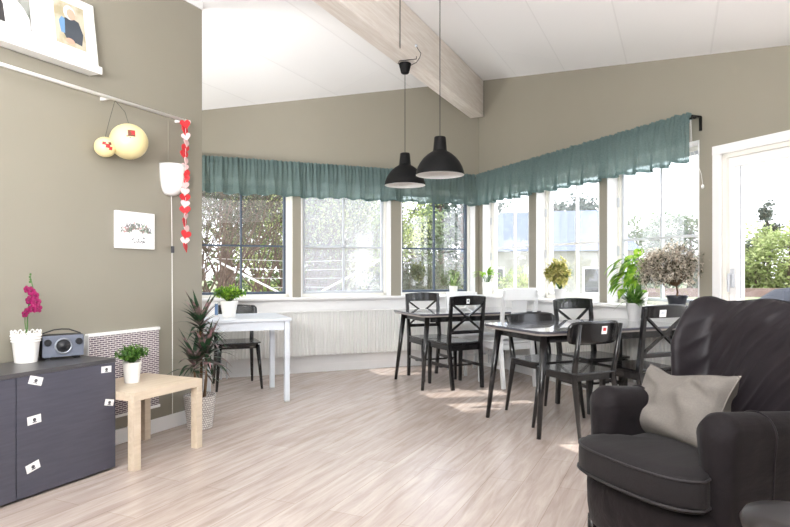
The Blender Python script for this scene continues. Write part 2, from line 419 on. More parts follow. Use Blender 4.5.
# side walls of the house, left partition
MSR = frame((rtR.x, rtR.y, 0), 65)
far = MRT @ Vector((5.6, 0, 0)); qR = far.dot(EN); eR = far.dot(EE)
mb = MB(); m = frame(EN*qR, 65)
mb.box(((eR-3)/2 + .05, -.1, 1.15), (eR+3, .2, 2.3)); S(mb.build('wall_right_rear', M['wall'], mtx=m), 'olive side wall')
lft = MBK @ Vector((-5.6, 0, 0)); qL = lft.dot(EN); eL = lft.dot(EE)
mb = MB(); m = frame(EN*qL, 65)
mb.box(((eL-3)/2, .1, 1.15), (eL+3, .2, 2.3)); S(mb.build('wall_left_far', M['wall'], mtx=m), 'olive wall of the far left alcove')
mb = MB(); m = frame(EE*-3.0, -25)
mb.box(((qL+qR)/2, -.1, 1.85), (qR-qL, .2, 3.7)); S(mb.build('wall_rear', M['wall'], mtx=m), 'olive rear wall behind the tripod')
ZL = 3.197
mb = MB(); mb.box((.33, .06, ZL/2), (6.654, .12, ZL)); S(mb.build('wall_left', M['wall'], mtx=MLF), 'olive left wall')
mb = MB(); mb.prism([(-3, ZL), (3.657, ZL), (3.657, 3.29), (-3, 3.29)], -.01, .12); S(mb.build('trim_5', M['white'], mtx=MLF), 'white trim above left wall')
mb = MB(); mb.box((.33, -.008, .05), (6.654, .016, .10), bev=.004); S(mb.build('baseboard_left', M['white'], mtx=MLF), 'white baseboard of left wall')
# beam
mb = MB(); L = 7.42+1.5
mb.box((7.42-L/2, 0, 3.34), (L, .175, .46), bev=.008)
tag(mb.build('beam', M['beam'], mtx=frame(EN*QR, 65)), 'whitewashed timber ridge beam', 'beam', kind='structure')

# ------------------------------------------------------------------ windows
def window(n, mtx, o, sash, pane, label, hy=1.44, liner='white'):
    a, b, z0, z1 = o; w = struct_empty('window_%d' % n, label, mtx)
    z0 += .028; t = .014
    f = MB()
    for x, s_ in ((a, 1), (b, -1)): f.box((x+s_*t/2, .095, (z0+z1)/2), (t, .19, z1-z0))
    f.box(((a+b)/2, .095, z1-t/2), (b-a, .19, t))
    f.build('window_lining', M[liner], w)
    a += t; b -= t; z1 -= t
    f = MB(); fw = .035
    for x in (a+fw/2, b-fw/2): f.box((x, .15, (z0+z1)/2), (fw, .07, z1-z0))
    for z in (z0+fw/2, z1-fw/2): f.box(((a+b)/2, .15, z), (b-a, .07, fw))
    f.build('window_frame', M['cream'], w, bevel=.003)
    f = MB(); sw = .028; a += fw; b -= fw; z0 += fw; z1 -= fw
    for x in (a+sw/2, b-sw/2): f.box((x, .15, (z0+z1)/2), (sw, .045, z1-z0))
    for z in (z0+sw/2, z1-sw/2): f.box(((a+b)/2, .15, z), (b-a, .045, sw))
    f.build('sash', M[sash], w, bevel=.003)
    f = MB(); f.box(((a+b)/2, .15, (z0+z1)/2), (.02, .03, z1-z0-.02)); f.box(((a+b)/2, .15, hy), (b-a-.02, .03, .02))
    f.build('muntin', M[sash], w)
    f = MB(); f.box(((a+b)/2, .15, (z0+z1)/2), (b-a, .005, z1-z0)); f.build('pane', M[pane], w)
    f = MB(); f.box((a-.02, .108, z0+.45), (.02, .012, .09), bev=.004); f.box((a-.02, .108, z0+.9), (.02, .012, .09), bev=.004); f.build('window_catch', M['sash_grey'], w)
window(1, MBK, BO[0], 'sash_shade_blue', 'glass', 'far left window of the back wall')
window(2, MBK, BO[1], 'sash_shade_blue', 'glass', 'back window with cross bars coloured dark blue as in shade, leftmost', liner='cream')
window(3, MBK, BO[2], 'sash_grey', 'hazy', 'hazy white back window, middle')
window(4, MBK, BO[3], 'sash_shade_blue', 'glass', 'back window with cross bars coloured dark blue as in shade, by the corner')
window(5, MRT, RO[0], 'sash_white', 'soft', 'right wall window nearest the corner')
window(6, MRT, RO[1], 'sash_white', 'soft', 'right wall window in the middle')
window(7, MRT, RO[2], 'sash_grey', 'soft', 'right wall window next to the glazed door')
# glazed door
a, b, z0, z1 = RO[3]
w = struct_empty('door_1', 'white framed glazed terrace door', MRT)
f = MB(); tw = .068
f.box((a-tw/2, -.012, (z1+tw)/2), (tw, .024, z1+tw)); f.box((b+tw/2, -.012, (z1+tw)/2), (tw, .024, z1+tw)); f.box(((a+b)/2, -.013, z1+tw/2), (b-a+2*tw, .026, tw))
f.build('architrave', M['white'], w, bevel=.004)
f = MB()
for x, s_ in ((a, 1), (b, -1)): f.box((x+s_*.015, .1, z1/2), (.03, .2, z1))
f.box(((a+b)/2, .1, z1-.015), (b-a, .2, .03)); f.box(((a+b)/2, .1, .01), (b-a, .2, .02)); f.build('door_lining', M['cream'], w)
f = MB(); a2, b2 = a+.03, b-.03; zt = z1-.03
for x in (a2+.03, b2-.03): f.box((x, .06, zt/2), (.06, .05, zt))
f.box(((a2+b2)/2, .06, zt-.035), (b2-a2, .06, .07)); f.box(((a2+b2)/2, .06, .42), (b2-a2, .05, .80)); f.build('door_frame', M['sash_white'], w, bevel=.004)
f = MB(); f.box((a2+.085, .05, 1.45), (.012, .012, 1.0)); f.build('door_bolt', M['sash_grey'], w)
f = MB(); f.box(((a2+b2)/2, .06, (zt+.7)/2), (b2-a2-.1, .006, zt-.7)); f.build('pane', M['glass'], w)
f = MB(); f.box((a2+.03, .03, 1.1), (.03, .012, .14), bev=.004); f.tube([(a2+.03, .03, 1.13), (a2+.03, -.01, 1.13), (a2+.03, -.012, 1.0)], .008); f.build('door_handle', M['sash_grey'], w)

# ------------------------------------------------------------------ radiators
def radiator(mtx, x0, x1, z0, z1, label):
    r = thing('radiator', label, 'radiator', mtx=mtx, group=None)
    f = MB(); n = int((x1-x0)/.034)
    f.box(((x0+x1)/2, -.075, (z0+z1)/2), (x1-x0, .012, z1-z0-.01)); f.box(((x0+x1)/2, -.115, (z0+z1)/2), (x1-x0, .008, z1-z0-.02))
    for i in range(n+1): f.box((x0+(x1-x0)*i/n, -.125, (z0+z1)/2), (.015, .022, z1-z0), bev=.004)
    f.build('radiator_panel', M['radiator'], r)
    f = MB()
    f.box(((x0+x1)/2, -.095, z1+.006), (x1-x0+.02, .075, .012), bev=.003); f.build('top_grille', M['radiator'], r)
    for x in (x0+.2, (x0+x1)/2, x1-.2):
        g = MB(); g.box((x, -.045, (z0+z1)/2), (.03, .066, z1-z0-.1)); g.build('bracket', M['radiator'], r)
    g = MB(); g.tube([(x0+.05, -.1, z0+.01), (x0+.05, -.1, .0)], .009); g.tube([(x0+.11, -.1, z0+.01), (x0+.11, -.1, .0)], .009)
    g.tube([(x0+.02, -.1, z0-.04), (x0-.04, -.1, z0-.04)], .016); g.build('pipe', M['sash_grey'], r)
    return r
radiator(MBK, -3.27, -.30, .20, .69, 'long white ribbed radiator under the back windows')
radiator(MRT, .35, 3.2, .20, .69, 'white ribbed radiator under the right wall windows')

# ------------------------------------------------------------------ valances and rods
def valance(mtx, x0, x1, label, seed, dep=.108, amp=1.0):
    rr = random.Random(seed); nx = int((x1-x0)*110); nz = 14; vs = []; fs = []
    ph = [rr.uniform(0, 6.28) for _ in range(6)]; k0 = rr.uniform(68, 76)
    ztop = 2.375; zb = 1.985
    for i in range(nx+1):
        x = x0 + (x1-x0)*i/nx
        wv = math.sin(k0*x+ph[0]+1.1*math.sin(7*x+ph[1])) ; w2 = math.sin(k0*.43*x+ph[2]+1.5*math.sin(3.1*x+ph[3])); w3 = math.sin(140*x+ph[4]+2*math.sin(11*x))
        hem = .008*math.sin(9*x+ph[5]) + .006*w2
        for j in range(nz+1):
            t = j/nz; z = ztop + (zb+hem-ztop)*t + (.004*w3 if t == 0 else 0)
            g = abs(t-.13)/.87 if t > .13 else (.13-t)*2.2
            y = -dep - .026*(.25+g)*wv*(.6+.4*w2) - .040*g*w2*amp - .009*w3*(1-g*.5)
            if t > .13: y -= .012
            y += .0
            vs.append((x + .006*g*w3 + .014*g*wv*w2, y, z))
    for i in range(nx):
        for j in range(nz):
            q = i*(nz+1)+j; fs.append((q, q+nz+1, q+nz+2, q+1))
    mb = MB(); mb.add(vs, fs); o = mb.build('valance', M['sheer'], smooth=True, mtx=mtx, recalc=False)
    # doubled hem and the rod pocket are a second layer of the same cloth
    for nm, ja, jb in (('hem', nz-1, nz), ('rod_pocket', 0, 3)):
        hv = []; hf = []; w_ = jb-ja+1
        for i in range(nx+1):
            for j in range(ja, jb+1):
                v = vs[i*(nz+1)+j]; hv.append((v[0], v[1]+(.004 if nm == 'hem' else .034 if 0 < j < 3 else .006), v[2]))
        for i in range(nx):
            for j in range(w_-1): q = i*w_+j; hf.append((q, q+w_, q+w_+1, q+1))
        hb = MB(); hb.add(hv, hf); h_ = hb.build(nm, M['sheer'], smooth=True, recalc=False); h_.parent = o
    return tag(o, label, 'curtain', 'teal gathered valances over the windows')
valance(MBK, -4.9, -2.33, 'teal gathered valance over the leftmost back window, running behind left wall', 3)
valance(MBK, -2.345, -.12, 'teal gathered valance over the two back windows nearest the corner', 5)
valance(MRT, .10, 1.99, 'teal gathered valance on the right wall from the corner, by the pendant lamps', 8)
valance(MRT, 1.95, 3.345, 'teal gathered valance on right wall ending at the black bracket', 11)
def rod(mtx, x0, x1, brs, label):
    r = thing('curtain_rod', label, 'curtain rod', mtx=mtx)
    f = MB(); f.tube([(x0, -.092, 2.328), (x1, -.092, 2.328)], .0085, 10); f.build('rod', M['rod'], r)
    for x in brs:
        f = MB(); f.box((x, -.006, 2.29), (.022, .012, .11), bev=.003); f.box((x, -.05, 2.342), (.018, .095, .016), bev=.003); f.build('bracket', M['rod'], r)
    f = MB(); f.ell((x1, -.092, 2.328), (.018, .014, .014)); f.build('finial', M['rod'], r)
rod(MBK, -4.95, -.105, (-4.8, -2.37, -1.16, -.2), 'black curtain rod along the back wall')
rod(MRT, .105, 3.38, (.3, 1.16, 2.28, 3.36), 'black curtain rod along the right wall with end bracket')
f = MB(); f.tube([(3.362, -.11, 2.31), (3.365, -.1, 2.1), (3.39, -.035, 1.9), (3.40, -.03, 1.82)], .0018, 5); f.tube([(3.355, -.11, 2.31), (3.35, -.1, 2.0), (3.35, -.04, 1.93)], .0015, 5)
f.ell((3.40, -.03, 1.80), (.011, .011, .018), 10, 8)
tag(f.build('pull_cord', M['plastic'], mtx=MRT), 'thin white pull cord with bead hanging from the curtain rod end', 'cord')

# ------------------------------------------------------------------ pendant lamps
def pendant(loc, zb, ztop, label, cup, seed=0):
    o = thing('pendant_lamp', label, 'lamp', (loc[0], loc[1], zb), group='black pendant lamps')
    k = .192
    prof = [(k, 0), (k-.001, .008), (.187, .03), (.176, .065), (.157, .10), (.13, .135), (.10, .162), (.073, .18), (.058, .188), (.054, .20), (.050, .25), (.045, .298), (.04, .303), (.012, .304)]
    f = MB(); f.lathe(prof, seg=48); f.build('lamp_shade', M['pendant'], o, smooth=True, recalc=True)
    inner = [(k-.002, .0005), (k-.005, .008), (.182, .03), (.171, .064), (.152, .098), (.125, .131), (.095, .157), (.068, .175), (.05, .183), (.001, .184)]
    f = MB(); f.lathe(inner, seg=48); f.lathe([(k, 0), (k-.004, -.002), (k-.006, .004)], seg=48); f.build('inner_shade', M['white'], o, smooth=True)
    f = MB(); f.lathe([(.001, .18), (.022, .178), (.022, .11), (.001, .108)], seg=20); f.build('lamp_holder', M['pendant'], o, smooth=True)
    f = MB(); f.ell((0, 0, .085), (.03, .03, .034)); f.build('bulb', M['ceramic'], o, smooth=True)
    f = MB(); f.tube([(0, 0, .30), (0, 0, ztop-zb)], .0032, 8); f.build('cord', M['cable'], o)
    c = ztop - zb
    f = MB(); f.lathe([(.001, -.1), (.03, -.098), (.038, -.09), (.058, -.012), (.058, -.004), (.001, -.002)], c=(0, 0, c), seg=28); f.build('canopy', M['pendant'], o, smooth=True)
    if cup:
        def ne(n_, e_, z_): v = EN*n_ + EE*e_; return (v.x, v.y, c + z_)
        f = MB(); f.tube([ne(0, 0, -.008), ne(.05, 0, -.03), ne(.115, 0, -.01), ne(.150, .0, .03), ne(.150, .03, .08), ne(.120, .03, .125), ne(.108, .02, .15)], .0035, 6)
        f.tube([ne(0, 0, -.008), ne(-.05, -.05, -.012), ne(.0, -.12, -.014), ne(.08, -.10, -.012), ne(.125, -.02, .015), ne(.112, .01, .05)], .0035, 6)
        f.build('loose_cable', M['cable'], o, smooth=True)
        f = MB(); f.ell(ne(.106, .02, .155), (.014, .014, .014), 10, 8); f.build('hook', M['sash_grey'], o)
pendant((.094, 5.69), 1.960, 3.108, 'black dome pendant lamp hanging from the ridge beam, the lower and farther one', True)
pendant((.356, 4.79), 1.912, cz((.356, 4.79))-.0, 'large black dome pendant lamp hanging on a cord from the right ceiling slope, nearer one', False)
pb = frame(EN*(QR+.0915), 65)
e_c = 5.1
f = MB(); f.tube([(4.86, 0, 3.555), (4.86, 0, 3.12)], .003, 6)
tag(f.build('cable', M['cable'], mtx=frame(EN*(QR+.093), 65)), 'thin black cable running down the side of ridge beam', 'cable')

# ------------------------------------------------------------------ tables
def rounded(L, W, r, n=6, bow=0.0):
    pts = []
    for cx, cy, a0 in ((L/2-r, W/2-r, 0), (-L/2+r, W/2-r, 90), (-L/2+r, -W/2+r, 180), (L/2-r, -W/2+r, 270)):
        for i in range(n+1):
            a = R(a0+90*i/n); pts.append((cx+r*math.cos(a), cy+r*math.sin(a)))
    return pts
def dining_table(loc, rz, label):
    t = thing('dining_table', label, 'table', loc, rz, 'black dining tables with splayed legs')
    L, W = 1.40, .78
    f = MB(); f.slab(rounded(L, W, .07), .722, .74); f.build('tabletop', [M['sheen_top']], t, bevel=.002)
    f = MB(); f.slab(rounded(L-.02, W-.02, .065), .708, .7218); f.build('top_edge', M['edge'], t)
    f = MB()
    for s in (-1, 1):
        f.box((0, s*.30, .68), (L-.26, .022, .055)); f.box((s*.585, 0, .68), (.022, .56, .055))
    f.build('apron', M['black'], t)
    for sx in (-1, 1):
        for sy in (-1, 1):
            f = MB(); f.tube([(sx*.675, sy*.335, 0), (sx*.60, sy*.29, .708)], [.016, .027], 12); f.build('leg', M['black'], t, smooth=True)
    return t
T1 = Vector((.76, 6.41, 0)); T2 = Vector((1.48, 4.71, 0))
RB = R(22.5)
dining_table(T1, RB, 'long black dining table with splayed legs beside the back window, farther one')
dining_table(T2, RB, 'long black dining table with splayed legs beside right windows, nearer one')
def TL(T_, a, c): return T_ + Vector((math.cos(RB), math.sin(RB), 0))*a + Vector((-math.sin(RB), math.cos(RB), 0))*c

# ------------------------------------------------------------------ chairs (face -y, back at +y)
def xchair(material, name='cross_back_chair'):
    o = thing(name, '', 'chair'); m = material
    hw = .185
    for s in (-1, 1):
        f = MB(); f.bar((s*hw*.92, .235, 0), (s*hw, .185, .44), .032, .034, .036, .040)
        f.bar((s*hw, .185, .435), (s*(hw+.004), .245, .90), .036, .040, .030, .026); f.build('rear_leg', m, o, bevel=.004)
        f = MB(); f.bar((s*(hw+.0), -.19, 0), (s*(hw+.002), -.18, .425), .028, .028, .038, .038); f.build('leg', m, o, bevel=.004)
    # seat
    f = MB(); vs = []
    pts = [(-.215, -.215), (-.11, -.228), (0, -.232), (.11, -.228), (.215, -.215), (.198, .165), (-.198, .165)]
    f.slab(pts, .432, .452); f.build('seat', m, o, bevel=.006)
    f = MB(); f.box((0, -.178, .405), (.35, .02, .05)); f.box((0, .175, .40), (.34, .02, .055))
    for s in (-1, 1): f.box((s*.185, 0, .405), (.02, .35, .05))
    f.build('seat_frame', m, o)
    for s in (-1, 1):
        f = MB(); f.bar((s*hw*.96, .205, .22), (s*(hw), -.185, .22), .016, .03); f.build('stretcher', m, o)
    f = MB(); f.bar((-hw, .01, .20), (hw, .01, .20), .03, .016); f.build('stretcher', m, o)
    # curved top rail
    f = MB(); n = 10; vs = []; fs = []
    for i in range(n+1):
        u = -1 + 2*i/n; x = u*(hw+.022); y = .262 - .032*u*u + .01; top = .905 + .012*(1-u*u)
        for z, yy in ((.822, y-.012), (top, y), (top, y+.02), (.822, y+.008)): vs.append((x, yy-.01, z))
    for i in range(n):
        for k in range(4): fs.append((i*4+k, i*4+(k+1) % 4, (i+1)*4+(k+1) % 4, (i+1)*4+k))
    fs += [(3, 2, 1, 0), (n*4, n*4+1, n*4+2, n*4+3)]
    f.add(vs, fs); f.build('top_rail', m, o, bevel=.005)
    f = MB(); f.bar((-hw, .205, .555), (hw, .205, .555), .018, .034, up=(0, 0, 1)); f.build('back_rail', m, o, bevel=.003)
    for s in (-1, 1):
        f = MB(); f.bar((-s*hw*.97, .207, .565), (s*hw*.97, .246, .83), .016, .026, up=(0, 1, 0)); f.build('cross_slat', m, o, bevel=.002)
    return o
def plychair(material):
    o = thing('dining_chair', '', 'chair'); m = material
    for s in (-1, 1):
        f = MB(); f.tube([(s*.195, .255, 0), (s*.175, .175, .43), (s*.18, .19, .50), (s*.185, .243, .79)], [.012, .022, .021, .012], 10); f.build('rear_leg', m, o, smooth=True)
        f = MB(); f.tube([(s*.215, -.215, 0), (s*.18, -.17, .43)], [.012, .022], 10); f.build('leg', m, o, smooth=True)
    f = MB(); f.slab(rounded(.43, .41, .05), .443, .456); o2 = f.build('seat', m, o, bevel=.004)
    f = MB(); f.box((0, -.165, .418), (.34, .022, .045)); f.box((0, .165, .418), (.33, .022, .045))
    for s in (-1, 1): f.box((s*.175, 0, .418), (.022, .33, .045))
    f.build('seat_frame', m, o, bevel=.003)
    f = MB(); nx = 16; nz = 8; vs = []; fs = []
    for i in range(nx+1):
        u = -1+2*i/nx
        for j in range(nz+1):
            v = -1+2*j/nz
            # superellipse outline
            sx = u; sz = v
            ex = .232*sx*(1-.10*abs(sz)**6); ez = .080*sz*(1-.16*abs(sx)**7)
            vs.append((ex, (.205 - .045*u*u + (ez+.07)*.16), .728+ez))
    for i in range(nx):
        for j in range(nz): q = i*(nz+1)+j; fs.append((q, q+1, q+nz+2, q+nz+1))
    f.add(vs, fs); b = f.build('backrest', m, o, smooth=True, solid=.012)
    return o
def sticker(chair, x, y, z, w, h, col, mark, tilt=0, back=1):
    f = MB(); mt = Matrix.Translation((x, y, z)) @ Matrix.Rotation(R(tilt), 4, 'X')
    f.box((0, 0, 0), (w, .0015, h), mtx=mt); s_ = f.build('price_label', M['card'], chair); s_['label'] = 'small printed label'
    g = MB(); g.box((0, back*.0012, h*.1), (w*.55, .001, h*.4), mtx=mt); g.build('print', M[mark], s_)
    return s_
proto_x = xchair(M['black']); proto_l = plychair(M['black'])
used = set()
def place(proto, loc, rz, label, group='black dining chairs'):
    if proto.name in used: c = copy_tree(proto)
    else: c = proto; used.add(proto.name)
    c.location = (loc[0], loc[1], 0); c.rotation_euler = (0, 0, rz); c['label'] = label; c['group'] = group
    return c
def put(proto, T_, a, c, far, label, group='black dining chairs', dr=0):
    return place(proto, TL(T_, a, c), RB + (0 if far else PI) + R(dr), label, group)
gX = 'black cross back chairs'; gL = 'black chairs with curved plywood backrest'
xw = xchair(mat('grey_white_lacquer', rgb(214, 216, 218), .35, noise_amt=.02)); used_w = xw
cA = put(proto_x, T1, -.25, -.30+.17, False, 'black cross back chair with small blue label, back to camera, by the farther table', gX, dr=4)
# rear feet of that chair stand at across -.36
cA.location = TL(T1, -.25, -.20)
cB = put(proto_x, T1, -.385, 0, True, 'black cross back chair behind the farther table, near the corner window', gX)
cB.location = TL(T1, -.28, .27)
lA = put(proto_l, T2, -.29, 0, False, 'black plywood back chair with pink and white label, back to camera, before the nearer table', gL, dr=3)
lA.location = TL(T2, -.30, -.262)
lB = put(proto_l, T2, -.21, 0, True, 'black plywood back chair behind the left end of nearer table', gL)
lB.location = TL(T2, -.20, .245)
cD = put(proto_x, T2, .33, 0, True, 'black cross back chair behind the nearer table, in front of middle right window', gX)
cD.location = TL(T2, .32, .30)
cC = put(proto_x, T2, .22, 0, False, 'black cross back chair between the armchair and the nearer table, white label on rail', gX)
cC.location = TL(T2, .235, -.32)
sticker(cA, .02, .275, .86, .035, .045, 'card', 'sash_shade_blue', -6)
sticker(cC, .055, .274, .855, .06, .05, 'card', 'sash_grey', -6)
sticker(lA, -.045, .229, .745, .048, .056, 'card', 'red', -9)
cE = place(proto_l, (-1.585, 6.05), RB, 'black plywood back chair behind the small white table', gL)
# white X chair on the far side
xw.location = TL(T1, .30, .42); xw.rotation_euler = (0, 0, RB); xw['label'] = 'white cross back chair behind the farther table, by the corner'; xw['group'] = 'white chairs'
# tall white chair with wide splat
o = thing('splat_back_chair', 'tall white painted chair with wide top rail and central splat', 'chair', TL(T1, .27, -.33), RB+PI, 'white chairs')
mw = M['offwhite'] = mat('off_white_lacquer', rgb(214, 216, 218), .35, noise_amt=.02)
for s in (-1, 1):
    f = MB(); f.bar((s*.185, .25, 0), (s*.185, .19, .44), .036, .036, .04, .04); f.bar((s*.185, .19, .435), (s*.19, .27, .97), .04, .04, .03, .03); f.build('rear_leg', mw, o, bevel=.005)
    f = MB(); f.bar((s*.19, -.19, 0), (s*.19, -.19, .42), .034, .034, .04, .04); f.build('leg', mw, o, bevel=.005)
    f = MB(); f.bar((s*.188, .21, .20), (s*.19, -.19, .20), .018, .03); f.build('stretcher', mw, o)
f = MB(); f.slab([(-.22, -.22), (.22, -.22), (.205, .17), (-.205, .17)], .43, .455); f.build('seat', mw, o, bevel=.008)
f = MB(); f.box((0, -.185, .40), (.36, .022, .055)); f.box((0, .18, .40), (.34, .022, .055)); f.box((-.18, 0, .40), (.022, .36, .055)); f.box((.18, 0, .40), (.022, .36, .055)); f.build('seat_frame', mw, o)
f = MB(); f.box((0, .262, .925), (.40, .024, .125), bev=.008); f.build('top_rail', mw, o)
f = MB(); f.bar((0, .20, .50), (0, .255, .87), .17, .014); f.build('splat', mw, o, bevel=.003)
f = MB(); f.box((0, .20, .51), (.36, .022, .04)); f.build('back_rail', mw, o)

# small white table
wt = thing('side_table', 'small square white table with straight legs in front of the radiator', 'table', (-1.395, 5.535, 0), RB)
f = MB(); f.slab(rounded(.75, .75, .02), .715, .74); M['bluewhite'] = mat('cool_white_lacquer', rgb(216, 222, 230), .3, noise_amt=.01)
f.build('tabletop', M['bluewhite'], wt, bevel=.003)
f = MB()
for s in (-1, 1): f.box((0, s*.335, .675), (.62, .018, .078)); f.box((s*.335, 0, .675), (.018, .62, .078))
f.build('apron', M['bluewhite'], wt)
for sx in (-1, 1):
    for sy in (-1, 1):
        f = MB(); f.box((sx*.335, sy*.335, .3625), (.045, .045, .705), bev=.004); l = f.build('leg', M['bluewhite'], wt)
        f = MB(); f.box((sx*.335, sy*.335, .005), (.042, .042, .01)); f.build('leg_cap', M['greypot'], l)

# ------------------------------------------------------------------ left wall furniture
# birch side table
bt = thing('side_table', 'light birch side table with thick square legs beside the dark sideboard', 'table', mtx=MLF @ Matrix.Translation((2.782, -.302, 0)))
f = MB(); f.box((0, 0, .425), (.55, .51, .05), bev=.003); f.build('tabletop', M['birch'], bt)
for sx in (-1, 1):
    for sy in (-1, 1):
        f = MB(); f.box((sx*.25, sy*.23, .20), (.05, .05, .40), bev=.002); f.build('leg', M['birch'], bt)
# sideboard
sb = thing('sideboard', 'low dark grey sideboard with flat doors along the left wall', 'sideboard', mtx=MLF @ Matrix.Translation((1.626, -.213, 0)))
Wd = 1.755
f = MB(); f.box((0, .01, .33), (Wd, .37, .58)); f.build('body', M['sideboard'], sb)
f = MB(); f.box((0, -.0, .633), (Wd+.002, .404, .022), bev=.002); f.build('top', M['sidetop'], sb)
f = MB(); f.box((0, .02, .02), (Wd-.04, .33, .04)); f.build('plinth', M['radiodark'], sb)
for i in range(3):
    x = -Wd/2 + .2925 + .585*i
    f = MB(); f.box((x, -.191, .318), (.581, .02, .606), bev=.0015); d = f.build('door', M['sideboard'], sb)
    if i == 2: dr = d
def wlabel(px_, z, tilt, w=.072, h=.042, par=None):
    m2 = Matrix.Translation((px_, -.2022, z)) @ Matrix.Rotation(R(tilt), 4, 'Y')
    f = MB(); f.box((0, 0, 0), (w, .002, h), mtx=m2); l = f.build('label_card', M['card'], par); l['label'] = 'small white card with a dark mark'
    f = MB(); f.lathe([(.001, 0), (.009, 0), (.009, .001), (.001, .001)], seg=14, mtx=m2 @ Matrix.Translation((0, -.0012, 0)) @ Matrix.Rotation(PI/2, 4, 'X'))
    f.box((.0, -.0015, -.012), (.022, .001, .004), mtx=m2); f.build('print', M['mark'], l)
xe = Wd/2
wlabel(-.585+xe+.10, .592, 18, par=dr); wlabel(-.585+xe+.092, .395, -4, par=dr); wlabel(-.585+xe+.085, .158, -14, par=dr)
wlabel(xe-.065, .588, 2, .066, .036, par=dr); wlabel(xe-.045, .395, 14, .06, .036, par=dr)

# pots
def pot(mbd, r0, r1, h, th=.004, rim=0):
    prof = [(.001, 0), (r0, 0), (r0, .002), (r1, h), (r1-th, h), (r1-th-.004, h*.86), (.001, h*.86)]
    mbd.lathe(prof, seg=36)
# orchid pot with lace rim
def at_sb(e, off): return MLF @ Vector((e, -off, .6445))
SBZ = .6445
def from_px(x, y, z):
    D = F*(H-z)/(y-HOR); return Vector(((x-395)/F*D, D, z))
oc = from_px(26, 362.0, SBZ)
o = thing('orchid', 'magenta orchid in a white lace rimmed pot on the dark sideboard', 'plant', oc, 0)
f = MB(); f.lathe([(.001, 0), (.056, 0), (.0565, .004), (.072, .15), (.069, .15), (.064, .13), (.001, .13)], seg=40); pt = f.build('pot', M['ceramic'], o, smooth=False)
f = MB(); n = 60
for i in range(n):
    a = 2*PI*i/n
    for zz, s in ((.118, .0052), (.132, .0052), (.147, .006)):
        rr_ = .056+.016*zz/.15+.002; f.ell((rr_*math.cos(a+zz), rr_*math.sin(a+zz), zz), (s*.8, s*.8, s*.9), 6, 4)
for i in range(15):
    a = 2*PI*i/15; rr_ = .0725
    for k in range(7):
        b = PI*k/6; aa = a + .155*math.cos(b); f.ell((rr_*math.cos(aa), rr_*math.sin(aa), .152+.022*math.sin(b)), (.004, .004, .0045), 6, 4)
f.build('lace_rim', M['ceramic'], o)
sc = [(0, 0, .12), (.008, .0, .20), (.012, -.005, .28), (.03, -.01, .36), (.045, -.01, .41), (.03, 0, .45), (.022, 0, .475)]
f = MB(); f.tube(sc, [.0035]*5+[.0025, .0015], 6); f.tube([(0, .01, .12), (-.012, .01, .22), (-.005, 0, .30)], .0025, 6)
for k in range(4): f.ell((.022+.003*(k % 2), 0, .445+.014*k), (.006, .006, .007), 8, 6)
f.build('stem', M['stem'], o, smooth=True)
for (x, y, z, s) in ((.035, -.03, .395, 1.0), (.055, -.03, .37, 1.0), (.03, -.035, .345, .95), (.065, -.03, .335, 1.05), (.045, -.035, .30, 1.0), (.075, -.03, .30, .9), (.012, -.03, .405, .8), (.0, -.03, .27, .8), (.012, -.03, .285, .7)):
    f = MB(); c = Vector((x+.012, y, z))
    for k in range(5):
        a = R(90+72*k)+rnd.uniform(-.2, .2); f.ell((c.x+.014*s*math.cos(a), c.y+rnd.uniform(-.003, .003), c.z+.014*s*math.sin(a)), (.012*s, .003, .013*s), 10, 6)
    pf = f.build('flower', M['orchid'], o, smooth=True)
    f = MB(); f.ell((c.x, c.y-.006, c.z), (.005, .006, .006), 8, 6); f.build('petal_lip', M['orchidc'], pf, smooth=True)

# radio
rc = from_px(61, 354.5, SBZ)
rz_ = math.atan2(.22, 1.0)
o = thing('radio', 'small grey speaker with round cone, two knobs and carry strap on the sideboard', 'speaker', LW(2.375, .12, SBZ), R(40))
f = MB(); f.box((0, 0, .075), (.215, .105, .125), bev=.006); f.build('body', M['radiodark'], o)
f = MB(); f.box((0, -.054, .075), (.213, .006, .123), bev=.003); fr = f.build('front_panel', M['radio'], o)
RX = Matrix.Rotation(PI/2, 4, 'X')
def disc(f, x, z, y, prof, seg=32): f.lathe(prof, seg=seg, mtx=Matrix.Translation((x, y, z)) @ RX)
f = MB(); disc(f, 0, .075, -.057, [(.034, 0), (.047, 0), (.047, .004), (.040, .005), (.036, .001)]); f.build('speaker_ring', M['radiosilver'], o, smooth=True)
f = MB(); disc(f, 0, .075, -.0575, [(.04, .002), (.018, .0005), (.014, .004), (.001, .007)]); f.build('speaker_cone', M['radiodark'], o, smooth=True)
for x in (-.08, .08):
    f = MB(); disc(f, x, .098, -.057, [(.019, 0), (.0185, .01), (.016, .012), (.001, .012)]); f.build('knob', M['radiodark'], o, smooth=False)
for x in (-.075, .075):
    f = MB(); f.box((x, 0, .0065), (.03, .08, .013)); f.build('foot', M['radiodark'], o)
f = MB(); f.tube([(-.105, .0, .125), (-.10, 0, .145), (-.04, 0, .165), (0, 0, .168), (.04, 0, .165)] + [(.10, 0, .140), (.105, 0, .125)], .004, 8); f.build('strap', M['radiodark'], o, smooth=True)

# panel heater on wall
o = thing('panel_heater', 'slotted purple grey panel heater with white rails on the left wall', 'heater', mtx=MLF @ Matrix.Translation((2.91, 0, .47)))
f = MB(); f.box((0, -.015, 0), (.57, .026, .53)); f.build('body', M['greypot'], o)
f = MB(); f.box((0, -.031, 0), (.565, .004, .53)); f.build('grille', M['grille'], o)
for z in (.275, -.275):
    f = MB(); f.box((0, -.02, z), (.58, .036, .02), bev=.003); f.build('rail', M['white'], o)
f = MB(); f.box((-.289, -.018, 0), (.01, .034, .55)); f.build('side_plate', M['greypot'], o)

